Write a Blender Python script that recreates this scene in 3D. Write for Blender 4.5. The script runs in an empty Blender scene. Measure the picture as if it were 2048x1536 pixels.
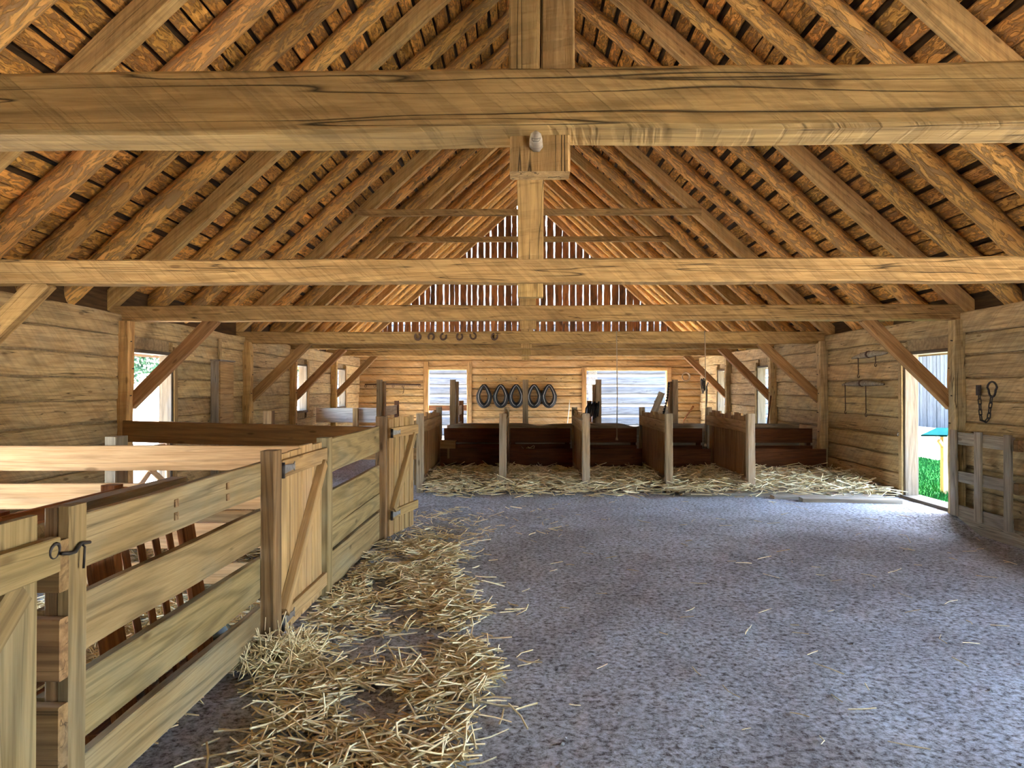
import bpy, bmesh, math, random
import numpy as np
from mathutils import Vector, Matrix, noise as mnoise

random.seed(7)
rng = np.random.default_rng(7)
scene = bpy.context.scene
COL = scene.collection

# ------------------------------------------------------------------ camera
cam_data = bpy.data.cameras.new('camera')
cam_data.sensor_width = 36.0
cam_data.lens = 36.0 * 1450.0 / 2048.0
cam_data.clip_end = 600
cam = bpy.data.objects.new('camera', cam_data)
cam.location = (0, 0, 1.5)
cam.rotation_euler = (math.radians(90 + 0.355), 0, math.radians(0.909))
COL.objects.link(cam)
scene.camera = cam

# ------------------------------------------------------------------ sky, sun, exposure
SUN_DIR = Vector((0.22, 0.46, 0.86)).normalized()      # towards the sun
world = bpy.data.worlds.new('sky')
scene.world = world
world.use_nodes = True
wn = world.node_tree.nodes
bg = wn['Background']
sky = wn.new('ShaderNodeTexSky')
sky.sky_type = 'NISHITA'
sky.sun_disc = False
sky.sun_elevation = math.asin(SUN_DIR.z)
sky.sun_rotation = math.atan2(SUN_DIR.x, SUN_DIR.y)
sky.air_density = 1.0
sky.dust_density = 2.0
sky.ozone_density = 1.0
world.node_tree.links.new(sky.outputs[0], bg.inputs[0])
bg.inputs[1].default_value = 0.62
sun_d = bpy.data.lights.new('sun', 'SUN')
sun_d.energy = 11.0
sun_d.angle = math.radians(0.6)
sun_d.color = (1.0, 0.93, 0.82)
sun = bpy.data.objects.new('sun', sun_d)
sun.rotation_euler = SUN_DIR.to_track_quat('Z', 'Y').to_euler()
sun.location = (10, 20, 40)
COL.objects.link(sun)

scene.view_settings.view_transform = 'Standard'
scene.view_settings.look = 'None'
scene.view_settings.gamma = 1.0
scene.view_settings.use_curve_mapping = False
scene.view_settings.exposure = 3.9
scene.cycles.use_denoising = True
scene.cycles.max_bounces = 9
scene.cycles.diffuse_bounces = 7
scene.cycles.use_adaptive_sampling = True
scene.cycles.adaptive_threshold = 0.03
scene.cycles.sample_clamp_indirect = 12.0
scene.cycles.caustics_reflective = False
scene.cycles.caustics_refractive = False

# ------------------------------------------------------------------ main dimensions (metres)
XL, XR = -4.93, 5.27            # inner faces of the long walls
YB, YF = 21.7, -3.6             # inner faces of the end walls
THK = 0.16
BEAM_Y = [2.31, 5.63, 8.80, 12.72, 15.25, 18.55]
TIE_B, TIE_T = 2.331, 2.515
RX, RZ, SL = 0.10, 7.18, 0.914  # ridge position (rafter underside) and roof slope
WALL_TOP = 2.42
ANG = math.atan(SL)


def roof_z(x):
    return RZ - SL * abs(x - RX)


# ------------------------------------------------------------------ helpers: objects
WM = {}


def reg(o, M):
    WM[o.name] = M.copy()


def put(o, M, parent=None):
    """link o with world matrix M below parent"""
    COL.objects.link(o)
    if parent is not None:
        o.parent = parent
        o.matrix_parent_inverse = WM[parent.name].inverted()
    o.matrix_basis = M
    reg(o, M)
    return o


def tag(o, label=None, cat=None, group=None, kind=None):
    if label: o['label'] = label
    if cat: o['category'] = cat
    if group: o['group'] = group
    if kind: o['kind'] = kind
    return o


def thing(name, loc, label=None, cat=None, group=None, kind=None, parent=None):
    o = bpy.data.objects.new(name, None)
    o.empty_display_size = 0.1
    put(o, Matrix.Translation(Vector(loc)), parent)
    return tag(o, label, cat, group, kind)


def mesh_obj(name, verts, faces, mat, parent=None, M=None, smooth=False):
    me = bpy.data.meshes.new(name)
    me.from_pydata([tuple(v) for v in verts], [], faces)
    if smooth:
        me.polygons.foreach_set('use_smooth', [True] * len(me.polygons))
    me.materials.append(mat)
    me.update()
    o = bpy.data.objects.new(name, me)
    return put(o, M if M is not None else Matrix.Identity(4), parent)


def frame(p0, p1, up=(0, 0, 1)):
    p0, p1 = Vector(p0), Vector(p1)
    x = (p1 - p0).normalized()
    u = Vector(up)
    if abs(x.dot(u)) > 0.98:
        u = Vector((0, 1, 0)) if abs(x.y) < 0.9 else Vector((1, 0, 0))
    y = u.cross(x).normalized()
    z = x.cross(y).normalized()
    M = Matrix((x, y, z)).transposed().to_4x4()
    M.translation = (p0 + p1) / 2
    return M


def n1(x, s):
    return mnoise.noise(Vector((x, s * 7.31, s * 3.17)))


def bar_geo(L, W, H, segs=1, wob=0.0, ch=0.006, seed=None, freq=1.5, waney=0.0):
    """timber along local X, centred; chamfered section; optional hewn wobble"""
    if seed is None:
        seed = random.random() * 100
    c = min(ch, W * 0.3, H * 0.3)
    w, h = W / 2, H / 2
    sec = [(-w + c, -h), (w - c, -h), (w, -h + c), (w, h - c), (w - c, h), (-w + c, h), (-w, h - c), (-w, -h + c)]
    V, F = [], []
    for i in range(segs + 1):
        x = -L / 2 + L * i / segs
        for k, (a, b) in enumerate(sec):
            if wob or waney:
                da = wob * n1(x * freq, seed + (0 if a < 0 else 11)) * (1 if a > 0 else -1)
                db = wob * n1(x * freq, seed + (23 if b < 0 else 37)) * (1 if b > 0 else -1)
                da += 0.4 * wob * n1(x * freq * 5, seed + k)
                if waney:
                    da += waney * n1(x * freq * 2.2, seed + (51 if a < 0 else 67)) * (1 if a > 0 else -1)
                V.append((x, a + da, b + db))
            else:
                V.append((x, a, b))
    for i in range(segs):
        for k in range(8):
            k2 = (k + 1) % 8
            F.append((i * 8 + k, (i + 1) * 8 + k, (i + 1) * 8 + k2, i * 8 + k2))
    F.append(tuple(range(8)))
    F.append(tuple(segs * 8 + k for k in reversed(range(8))))
    return V, [tuple(reversed(f)) for f in F]


def bar(name, p0, p1, W, H, mat, parent=None, up=(0, 0, 1), segs=1, wob=0.0, ch=0.006, seed=None, freq=1.5, waney=0.0):
    """timber from p0 to p1 (axis through the middle); W across, H along 'up'"""
    L = (Vector(p1) - Vector(p0)).length
    V, F = bar_geo(L, W, H, segs, wob, ch, seed, freq, waney)
    return mesh_obj(name, V, F, mat, parent, frame(p0, p1, up))


def log_geo(L, r0, r1, sides=12, segs=14, wob=0.02, seed=None):
    if seed is None:
        seed = random.random() * 100
    V, F = [], []
    for i in range(segs + 1):
        t = i / segs
        x = -L / 2 + L * t
        r = r0 + (r1 - r0) * t
        oy = wob * n1(x * 0.8, seed) * 1.5
        oz = wob * n1(x * 0.8, seed + 9) * 1.2
        for k in range(sides):
            a = 2 * math.pi * k / sides
            rr = r * (1 + 0.10 * mnoise.noise(Vector((x * 1.7, math.cos(a) * 1.3 + seed, math.sin(a) * 1.3))))
            V.append((x, oy + rr * math.cos(a), oz + rr * math.sin(a)))
    for i in range(segs):
        for k in range(sides):
            k2 = (k + 1) % sides
            F.append((i * sides + k, i * sides + k2, (i + 1) * sides + k2, (i + 1) * sides + k))
    F.append(tuple(reversed(range(sides))))
    F.append(tuple(segs * sides + k for k in range(sides)))
    return V, [tuple(reversed(f)) for f in F]


def log(name, p0, p1, r0, r1, mat, parent=None, **kw):
    L = (Vector(p1) - Vector(p0)).length
    V, F = log_geo(L, r0, r1, **kw)
    return mesh_obj(name, V, F, mat, parent, frame(p0, p1), smooth=True)


def tube_geo(pts, r, sides=6, closed=False):
    pts = [Vector(p) for p in pts]
    n = len(pts)
    rr = r if isinstance(r, (list, tuple)) else [r] * n
    V, F = [], []
    prev = None
    for i, p in enumerate(pts):
        if closed:
            t = pts[(i + 1) % n] - pts[i - 1]
        else:
            t = pts[min(i + 1, n - 1)] - pts[max(i - 1, 0)]
        t.normalize()
        if prev is None:
            a = Vector((0, 0, 1)) if abs(t.z) < 0.9 else Vector((1, 0, 0))
        else:
            a = prev
        u = (a - t * a.dot(t)).normalized()
        prev = u
        v = t.cross(u)
        for k in range(sides):
            ang = 2 * math.pi * k / sides
            V.append(p + (u * math.cos(ang) + v * math.sin(ang)) * rr[i])
    m = n if closed else n - 1
    for i in range(m):
        j = (i + 1) % n
        for k in range(sides):
            k2 = (k + 1) % sides
            F.append((i * sides + k, i * sides + k2, j * sides + k2, j * sides + k))
    if not closed:
        F.append(tuple(reversed(range(sides))))
        F.append(tuple((n - 1) * sides + k for k in range(sides)))
    return V, F


def tube(name, pts, r, mat, parent=None, sides=6, closed=False):
    pts = [Vector(p) for p in pts]
    c = sum(pts, Vector()) / len(pts)
    V, F = tube_geo([p - c for p in pts], r, sides, closed)
    return mesh_obj(name, V, F, mat, parent, Matrix.Translation(c), smooth=True)


def merge(parts):
    V, F = [], []
    for v, f in parts:
        o = len(V)
        V += [tuple(a) for a in v]
        F += [tuple(i + o for i in q) for q in f]
    return V, F


def xf(geo, M):
    return [M @ Vector(v) for v in geo[0]], geo[1]


# ------------------------------------------------------------------ helpers: materials
def hexlin(r, g, b):
    def f(c):
        c /= 255.0
        return c / 12.92 if c <= 0.04045 else ((c + 0.055) / 1.055) ** 2.4
    return (f(r), f(g), f(b), 1.0)


def mat_wood(name, light, dark, grain=(0.7, 9.0, 9.0), blotch=None, blotch_amt=0.5, blotch_scale=2.0,
             crack=0.6, bump=0.4, rough=0.85, var=0.18, hew=0.0, rings=0.22, bark=None, bark_scale=(1.2, 6, 6)):
    m = bpy.data.materials.new(name)
    m.use_nodes = True
    nt = m.node_tree
    N, L = nt.nodes, nt.links
    bsdf = N['Principled BSDF']
    bsdf.inputs['Roughness'].default_value = rough
    bsdf.inputs['Specular IOR Level'].default_value = 0.25
    tc = N.new('ShaderNodeTexCoord')
    oi = N.new('ShaderNodeObjectInfo')
    mul = N.new('ShaderNodeVectorMath'); mul.operation = 'SCALE'
    comb = N.new('ShaderNodeCombineXYZ')
    for i in range(3): L.new(oi.outputs['Random'], comb.inputs[i])
    L.new(comb.outputs[0], mul.inputs[0]); mul.inputs['Scale'].default_value = 137.0
    add = N.new('ShaderNodeVectorMath'); add.operation = 'ADD'
    L.new(tc.outputs['Object'], add.inputs[0]); L.new(mul.outputs[0], add.inputs[1])

    def mapped(sc):
        mp = N.new('ShaderNodeMapping'); mp.inputs['Scale'].default_value = sc
        L.new(add.outputs[0], mp.inputs['Vector'])
        return mp.outputs[0]

    def noise(sc, scale, detail=4, rgh=0.55, dist=0.0, rot=None):
        n = N.new('ShaderNodeTexNoise')
        n.inputs['Scale'].default_value = scale
        n.inputs['Detail'].default_value = detail
        n.inputs['Roughness'].default_value = rgh
        n.inputs['Distortion'].default_value = dist
        v = add.outputs[0]
        if rot:
            r0 = N.new('ShaderNodeMapping'); r0.inputs['Rotation'].default_value = rot
            L.new(v, r0.inputs['Vector']); v = r0.outputs[0]
        mp = N.new('ShaderNodeMapping'); mp.inputs['Scale'].default_value = sc
        L.new(v, mp.inputs['Vector'])
        L.new(mp.outputs[0], n.inputs['Vector'])
        return n.outputs['Fac']

    def ramp(src, p0, c0, p1, c1):
        r = N.new('ShaderNodeValToRGB')
        r.color_ramp.elements[0].position = p0; r.color_ramp.elements[0].color = c0
        r.color_ramp.elements[1].position = p1; r.color_ramp.elements[1].color = c1
        L.new(src, r.inputs[0])
        return r

    def mix(fac, a, b, mode='MIX'):
        x = N.new('ShaderNodeMix'); x.data_type = 'RGBA'; x.blend_type = mode
        if isinstance(fac, (int, float)): x.inputs[0].default_value = fac
        else: L.new(fac, x.inputs[0])
        for s, idx in ((a, 6), (b, 7)):
            if isinstance(s, tuple): x.inputs[idx].default_value = s
            else: L.new(s, x.inputs[idx])
        return x.outputs[2]

    g = noise(grain, 3.0, 5, 0.6, 0.3)
    col = ramp(g, 0.32, dark, 0.66, light).outputs[0]
    W = (1, 1, 1, 1); K = (0, 0, 0, 1)
    if blotch:
        b = noise((0.6, 1.4, 1.4), blotch_scale, 4, 0.6, 0.5)
        f = ramp(b, 0.48, K, 0.68, (blotch_amt,) * 3 + (1,)).outputs[0]
        col = mix(f, col, blotch)
    hts = g
    if bark:
        b2 = noise(bark_scale, 2.2, 5, 0.65, 1.2)
        f2 = ramp(b2, 0.47, K, 0.56, W).outputs[0]
        col = mix(f2, col, bark)
        ad = N.new('ShaderNodeMath'); ad.operation = 'ADD'
        L.new(f2, ad.inputs[0]); L.new(hts, ad.inputs[1])
        hts = ad.outputs[0]
    if crack:
        c = noise((0.10, 4.5, 4.5), 2.6, 2, 0.45, 0.1)
        s = N.new('ShaderNodeMath'); s.operation = 'SUBTRACT'; s.inputs[1].default_value = 0.5
        L.new(c, s.inputs[0])
        ab = N.new('ShaderNodeMath'); ab.operation = 'ABSOLUTE'; L.new(s.outputs[0], ab.inputs[0])
        lo = 1 - crack
        f3 = ramp(ab.outputs[0], 0.0, (lo, lo, lo, 1), 0.007, W).outputs[0]
        col = mix(1.0, col, f3, 'MULTIPLY')
        ml = N.new('ShaderNodeMath'); ml.operation = 'MULTIPLY'
        L.new(f3, ml.inputs[0]); L.new(hts, ml.inputs[1])
        hts = ml.outputs[0]
    if rings:
        rn = noise((0.15, 2.4, 2.4), 1.5, 2, 0.45, 0.2)
        rm = N.new('ShaderNodeMath'); rm.operation = 'MULTIPLY'; rm.inputs[1].default_value = 75.0
        L.new(rn, rm.inputs[0])
        rs = N.new('ShaderNodeMath'); rs.operation = 'SINE'; L.new(rm.outputs[0], rs.inputs[0])
        fr_ = ramp(rs.outputs[0], 0.0, W, 1.0, (1 - rings,) * 3 + (1,)).outputs[0]
        col = mix(1.0, col, fr_, 'MULTIPLY')
        fib = noise((1.5, 40.0, 40.0), 3.0, 3, 0.6, 0.0)
        ff = ramp(fib, 0.3, (0.78, 0.76, 0.72, 1), 0.6, W).outputs[0]
        col = mix(1.0, col, ff, 'MULTIPLY')
    # knots
    vor = N.new('ShaderNodeTexVoronoi'); vor.inputs['Scale'].default_value = 1.0
    L.new(mapped((2.2, 7.0, 7.0)), vor.inputs['Vector'])
    kf = ramp(vor.outputs['Distance'], 0.07, (0.45, 0.4, 0.35, 1), 0.13, W).outputs[0]
    col = mix(0.8, col, mix(1.0, col, kf, 'MULTIPLY'))
    if hew:
        h = noise((15.0, 0.9, 1.1), 1.5, 3, 0.6, 0.3, rot=(0.3, 0.8, 0.3))
        f4 = ramp(h, 0.42, (1 - hew,) * 3 + (1,), 0.52, W).outputs[0]
        col = mix(0.6, col, mix(1.0, col, f4, 'MULTIPLY'))
        ad = N.new('ShaderNodeMath'); ad.operation = 'ADD'
        L.new(f4, ad.inputs[0]); L.new(hts, ad.inputs[1])
        hts = ad.outputs[0]
    # piece to piece variation
    hsv = N.new('ShaderNodeHueSaturation')
    mr = N.new('ShaderNodeMapRange')
    mr.inputs['To Min'].default_value = 1 - var; mr.inputs['To Max'].default_value = 1 + var
    L.new(oi.outputs['Random'], mr.inputs['Value'])
    L.new(mr.outputs[0], hsv.inputs['Value'])
    mr2 = N.new('ShaderNodeMapRange')
    mr2.inputs['To Min'].default_value = 0.495; mr2.inputs['To Max'].default_value = 0.505
    fr = N.new('ShaderNodeMath'); fr.operation = 'MULTIPLY'; fr.inputs[1].default_value = 17.3
    fr2 = N.new('ShaderNodeMath'); fr2.operation = 'FRACT'
    L.new(oi.outputs['Random'], fr.inputs[0]); L.new(fr.outputs[0], fr2.inputs[0])
    L.new(fr2.outputs[0], mr2.inputs['Value']); L.new(mr2.outputs[0], hsv.inputs['Hue'])
    L.new(col, hsv.inputs['Color'])
    L.new(hsv.outputs[0], bsdf.inputs['Base Color'])
    bp = N.new('ShaderNodeBump')
    bp.inputs['Strength'].default_value = bump
    bp.inputs['Distance'].default_value = 0.012
    L.new(hts, bp.inputs['Height']); L.new(bp.outputs[0], bsdf.inputs['Normal'])
    return m


def mat_plain(name, col, rough=0.7, metal=0.0, noise_amt=0.25, scale=30.0, bump=0.0, spec=0.3):
    m = bpy.data.materials.new(name)
    m.use_nodes = True
    nt = m.node_tree; N, L = nt.nodes, nt.links
    b = N['Principled BSDF']
    b.inputs['Roughness'].default_value = rough
    b.inputs['Metallic'].default_value = metal
    b.inputs['Specular IOR Level'].default_value = spec
    tc = N.new('ShaderNodeTexCoord')
    n = N.new('ShaderNodeTexNoise'); n.inputs['Scale'].default_value = scale; n.inputs['Detail'].default_value = 4
    L.new(tc.outputs['Object'], n.inputs['Vector'])
    r = N.new('ShaderNodeValToRGB')
    r.color_ramp.elements[0].position = 0.3; r.color_ramp.elements[1].position = 0.7
    r.color_ramp.elements[0].color = tuple(c * (1 - noise_amt) for c in col[:3]) + (1,)
    r.color_ramp.elements[1].color = tuple(min(1, c * (1 + noise_amt)) for c in col[:3]) + (1,)
    L.new(n.outputs['Fac'], r.inputs[0]); L.new(r.outputs[0], b.inputs['Base Color'])
    if bump:
        bp = N.new('ShaderNodeBump'); bp.inputs['Strength'].default_value = bump; bp.inputs['Distance'].default_value = 0.02
        L.new(n.outputs['Fac'], bp.inputs['Height']); L.new(bp.outputs[0], b.inputs['Normal'])
    return m


WALL = mat_wood('hewn_log_wood', (0.64, 0.47, 0.235, 1), (0.43, 0.29, 0.13, 1), blotch=(0.45, 0.37, 0.22, 1), blotch_amt=0.7, crack=0.8, hew=0.22, bump=0.7, var=0.18)
BACKW = mat_wood('back_log_wood', (0.68, 0.44, 0.19, 1), (0.46, 0.27, 0.10, 1), blotch=(0.52, 0.38, 0.22, 1), blotch_amt=0.6, crack=0.8, hew=0.2, bump=0.6, var=0.14)
CHINK = mat_plain('chinking', (0.30, 0.22, 0.12, 1), 0.95, 0, 0.3, 18, 0.4)
TIE = mat_wood('tie_beam_wood', (0.58, 0.385, 0.15, 1), (0.40, 0.245, 0.085, 1), blotch=(0.34, 0.215, 0.085, 1), blotch_amt=0.6, crack=0.85, hew=0.28, bump=0.8, var=0.12)
BRACE = mat_wood('brace_wood', (0.46, 0.26, 0.10, 1), (0.30, 0.155, 0.055, 1), crack=0.5, var=0.12)
RAFT = mat_wood('peeled_log_wood', (0.86, 0.50, 0.155, 1), (0.62, 0.31, 0.08, 1), bark=(0.42, 0.25, 0.10, 1), bark_scale=(2.0, 8, 8), crack=0.4, bump=0.9, var=0.16, rings=0)
SQRAFT = mat_wood('sawn_rafter_wood', (0.66, 0.43, 0.17, 1), (0.47, 0.27, 0.09, 1), crack=0.6, hew=0.2, var=0.12)
RBOARD = mat_wood('roof_slab_wood', (0.90, 0.46, 0.11, 1), (0.64, 0.28, 0.055, 1), bark=(0.42, 0.21, 0.065, 1), bark_scale=(3.2, 9, 9), crack=0.5, bump=1.0, var=0.25, rings=0)
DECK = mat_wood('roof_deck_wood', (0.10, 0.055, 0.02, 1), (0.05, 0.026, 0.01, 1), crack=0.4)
GABLE = mat_wood('gable_board_wood', (0.40, 0.165, 0.05, 1), (0.17, 0.07, 0.025, 1), blotch=(0.07, 0.04, 0.025, 1), blotch_amt=0.9, blotch_scale=3.0, crack=0.4, var=0.3)
FENCE = mat_wood('fence_rail_wood', (0.36, 0.265, 0.125, 1), (0.235, 0.165, 0.07, 1), grain=(0.4, 6, 6), blotch=(0.27, 0.235, 0.15, 1), blotch_amt=0.7, crack=0.35, bump=0.3, var=0.08, rings=0.3)
POST = mat_wood('fence_post_wood', (0.33, 0.205, 0.095, 1), (0.20, 0.115, 0.05, 1), blotch=(0.19, 0.14, 0.09, 1), blotch_amt=0.6, crack=0.7, bump=0.35, var=0.1, rings=0.3)
PINE = mat_wood('fresh_pine_wood', (0.66, 0.44, 0.24, 1), (0.50, 0.30, 0.14, 1), grain=(0.5, 7, 7), crack=0.25, bump=0.2, var=0.08)
GATE = mat_wood('gate_board_wood', (0.50, 0.33, 0.15, 1), (0.35, 0.215, 0.085, 1), grain=(0.6, 8, 8), blotch=(0.36, 0.27, 0.17, 1), blotch_amt=0.5, crack=0.4, bump=0.3, var=0.14)
STALL = mat_wood('stall_board_wood', (0.46, 0.28, 0.115, 1), (0.29, 0.155, 0.06, 1), blotch=(0.22, 0.11, 0.045, 1), blotch_amt=0.7, crack=0.4, var=0.15)
STALLP = mat_wood('stall_post_wood', (0.44, 0.33, 0.2, 1), (0.30, 0.21, 0.12, 1), blotch=(0.36, 0.31, 0.25, 1), blotch_amt=0.7, crack=0.5, var=0.12)
MANGER = mat_wood('manger_wood', (0.17, 0.06, 0.02, 1), (0.085, 0.03, 0.011, 1), crack=0.3, var=0.15)
REDW = mat_wood('red_brown_wood', (0.36, 0.155, 0.06, 1), (0.19, 0.075, 0.03, 1), blotch=(0.13, 0.08, 0.06, 1), blotch_amt=0.7, crack=0.5, var=0.2)
GREYW = mat_wood('grey_weathered_wood', (0.42, 0.36, 0.27, 1), (0.26, 0.21, 0.15, 1), blotch=(0.33, 0.32, 0.3, 1), blotch_amt=0.7, crack=0.7, bump=0.4, var=0.12)
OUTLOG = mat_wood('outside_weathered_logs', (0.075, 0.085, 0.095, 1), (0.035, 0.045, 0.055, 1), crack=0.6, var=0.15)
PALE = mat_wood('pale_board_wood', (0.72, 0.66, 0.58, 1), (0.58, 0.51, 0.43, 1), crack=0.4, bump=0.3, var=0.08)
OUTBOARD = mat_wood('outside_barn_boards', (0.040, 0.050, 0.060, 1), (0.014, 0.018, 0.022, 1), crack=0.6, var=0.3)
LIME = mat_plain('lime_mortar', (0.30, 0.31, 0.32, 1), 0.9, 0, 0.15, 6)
IRON = mat_plain('dark_iron', (0.045, 0.04, 0.038, 1), 0.55, 0.6, 0.4, 40)
RUST = mat_plain('rusty_iron', (0.10, 0.06, 0.04, 1), 0.75, 0.3, 0.4, 40)
STEEL = mat_plain('grey_steel', (0.30, 0.30, 0.30, 1), 0.45, 0.8, 0.25, 30)
LEATHER = mat_plain('black_leather', (0.007, 0.007, 0.008, 1), 0.5, 0, 0.4, 20, 0.0, 0.3)
JAMB = mat_wood('dark_jamb_wood', (0.17, 0.135, 0.095, 1), (0.10, 0.075, 0.05, 1), blotch=(0.12, 0.12, 0.12, 1), blotch_amt=0.6, crack=0.5, bump=0.3, var=0.15)
ROPE = mat_plain('old_rope', (0.42, 0.33, 0.22, 1), 0.95, 0, 0.3, 120)
NETM = mat_plain('pale_net_cord', (0.55, 0.55, 0.5, 1), 0.95, 0, 0.2, 80)
PANM = mat_plain('dark_rubber', (0.07, 0.08, 0.06, 1), 0.6, 0, 0.2, 20)
TEAL = mat_plain('blue_green_panel', (0.002, 0.014, 0.018, 1), 0.9, 0, 0.15, 10, 0.0, 0.0)
LEAF = mat_plain('tree_leaves', (0.016, 0.034, 0.020, 1), 0.9, 0, 0.5, 3, 0.0, 0.0)
BARKM = mat_plain('tree_bark', (0.12, 0.09, 0.07, 1), 0.9, 0, 0.3, 12)


def mat_floor():
    m = bpy.data.materials.new('trodden_earth')
    m.use_nodes = True
    nt = m.node_tree; N, L = nt.nodes, nt.links
    b = N['Principled BSDF']
    b.inputs['Roughness'].default_value = 0.95
    b.inputs['Specular IOR Level'].default_value = 0.1
    tc = N.new('ShaderNodeTexCoord')

    def noise(scale, det, rgh=0.6, dist=0.0):
        n = N.new('ShaderNodeTexNoise'); n.inputs['Scale'].default_value = scale
        n.inputs['Detail'].default_value = det; n.inputs['Roughness'].default_value = rgh
        n.inputs['Distortion'].default_value = dist
        L.new(tc.outputs['Object'], n.inputs['Vector'])
        return n.outputs['Fac']

    def ramp(src, stops):
        r = N.new('ShaderNodeValToRGB')
        el = r.color_ramp.elements
        el[0].position, el[0].color = stops[0]
        el[1].position, el[1].color = stops[-1]
        for p, c in stops[1:-1]:
            e = el.new(p); e.color = c
        L.new(src, r.inputs[0])
        return r.outputs[0]

    fine = noise(30, 7, 0.78, 0.3)
    base = ramp(fine, [(0.39, (0.13, 0.115, 0.115, 1)), (0.47, (0.42, 0.44, 0.475, 1)), (0.59, (0.74, 0.79, 0.87, 1))])
    big = noise(1.1, 4, 0.6, 0.6)
    f = ramp(big, [(0.42, (0, 0, 0, 1)), (0.68, (0.65, 0.65, 0.65, 1))])
    dirt = ramp(fine, [(0.38, (0.09, 0.07, 0.062, 1)), (0.62, (0.47, 0.45, 0.455, 1))])
    mx = N.new('ShaderNodeMix'); mx.data_type = 'RGBA'
    L.new(f, mx.inputs[0]); L.new(base, mx.inputs[6]); L.new(dirt, mx.inputs[7])
    L.new(mx.outputs[2], b.inputs['Base Color'])
    bp = N.new('ShaderNodeBump'); bp.inputs['Strength'].default_value = 0.9; bp.inputs['Distance'].default_value = 0.03
    fine2 = noise(34, 6, 0.75)
    L.new(fine2, bp.inputs['Height']); L.new(bp.outputs[0], b.inputs['Normal'])
    return m


FLOOR = mat_floor()


def mat_straw():
    m = bpy.data.materials.new('straw')
    m.use_nodes = True
    nt = m.node_tree; N, L = nt.nodes, nt.links
    b = N['Principled BSDF']; b.inputs['Roughness'].default_value = 0.6
    tc = N.new('ShaderNodeTexCoord')
    n = N.new('ShaderNodeTexNoise'); n.inputs['Scale'].default_value = 9.0; n.inputs['Detail'].default_value = 5
    n.inputs['Roughness'].default_value = 0.8
    L.new(tc.outputs['Object'], n.inputs['Vector'])
    r = N.new('ShaderNodeValToRGB')
    r.color_ramp.elements[0].position = 0.32; r.color_ramp.elements[0].color = (0.66, 0.47, 0.20, 1)
    r.color_ramp.elements[1].position = 0.62; r.color_ramp.elements[1].color = (0.93, 0.84, 0.56, 1)
    L.new(n.outputs['Fac'], r.inputs[0]); L.new(r.outputs[0], b.inputs['Base Color'])
    return m


STRAW = mat_straw()


def mat_ground():
    m = bpy.data.materials.new('pale_gravel_and_grass')
    m.use_nodes = True
    nt = m.node_tree; N, L = nt.nodes, nt.links
    b = N['Principled BSDF']; b.inputs['Roughness'].default_value = 0.95
    tc = N.new('ShaderNodeTexCoord')
    n = N.new('ShaderNodeTexNoise'); n.inputs['Scale'].default_value = 0.6; n.inputs['Detail'].default_value = 8
    L.new(tc.outputs['Object'], n.inputs['Vector'])
    r = N.new('ShaderNodeValToRGB')
    r.color_ramp.elements[0].position = 0.3; r.color_ramp.elements[0].color = (0.44, 0.40, 0.33, 1)
    r.color_ramp.elements[1].position = 0.7; r.color_ramp.elements[1].color = (0.60, 0.55, 0.46, 1)
    L.new(n.outputs['Fac'], r.inputs[0]); L.new(r.outputs[0], b.inputs['Base Color'])
    return m


GROUND = mat_ground()
GRASS = mat_plain('grass_blades', (0.009, 0.050, 0.012, 1), 0.9, 0, 0.5, 2, 0.0, 0.0)

# ================================================================== THE SETTING
# ------------------------------------------------------------------ floor
def floor_h(x, y):
    h = 0.022 * mnoise.noise(Vector((x * 0.5, y * 0.5, 0.3))) + 0.010 * mnoise.noise(Vector((x * 1.9, y * 1.9, 4.1)))
    h += 0.006 * mnoise.noise(Vector((x * 6, y * 6, 9.1)))
    # hollow along the right wall in front of the doorway
    e = max(0.0, min(1.0, (x - 3.6) / 1.4)) * max(0.0, min(1.0, (8.75 - y) / 0.5)) * max(0.0, min(1.0, (y - 4.6) / 1.2))
    return h - 0.16 * e


nx, ny = 110, 250
xs = np.linspace(XL - 0.1, XR + 0.1, nx + 1)
ys = np.linspace(YF - 0.1, YB + 0.1, ny + 1)
V = [(float(x), float(y), floor_h(x, y)) for y in ys for x in xs]
F = [(j * (nx + 1) + i, j * (nx + 1) + i + 1, (j + 1) * (nx + 1) + i + 1, (j + 1) * (nx + 1) + i) for j in range(ny) for i in range(nx)]
floor = mesh_obj('floor', V, F, FLOOR, smooth=True)
tag(floor, 'dusty grey trodden earth floor of the barn aisle', 'floor', kind='structure')

# ------------------------------------------------------------------ outside ground
G = -0.22
V = [(-160, -120, G), (160, -120, G), (160, 200, G), (-160, 200, G)]
ground = mesh_obj('ground', V, [(0, 1, 2, 3)], GROUND)
tag(ground, 'pale sunlit gravel yard outside the barn', 'ground', kind='structure')

# ------------------------------------------------------------------ log walls
def log_row_heights(z0, z1, n):
    e = [z0 + (z1 - z0) * i / n for i in range(n + 1)]
    return [(e[i], e[i + 1]) for i in range(n)]


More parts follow.
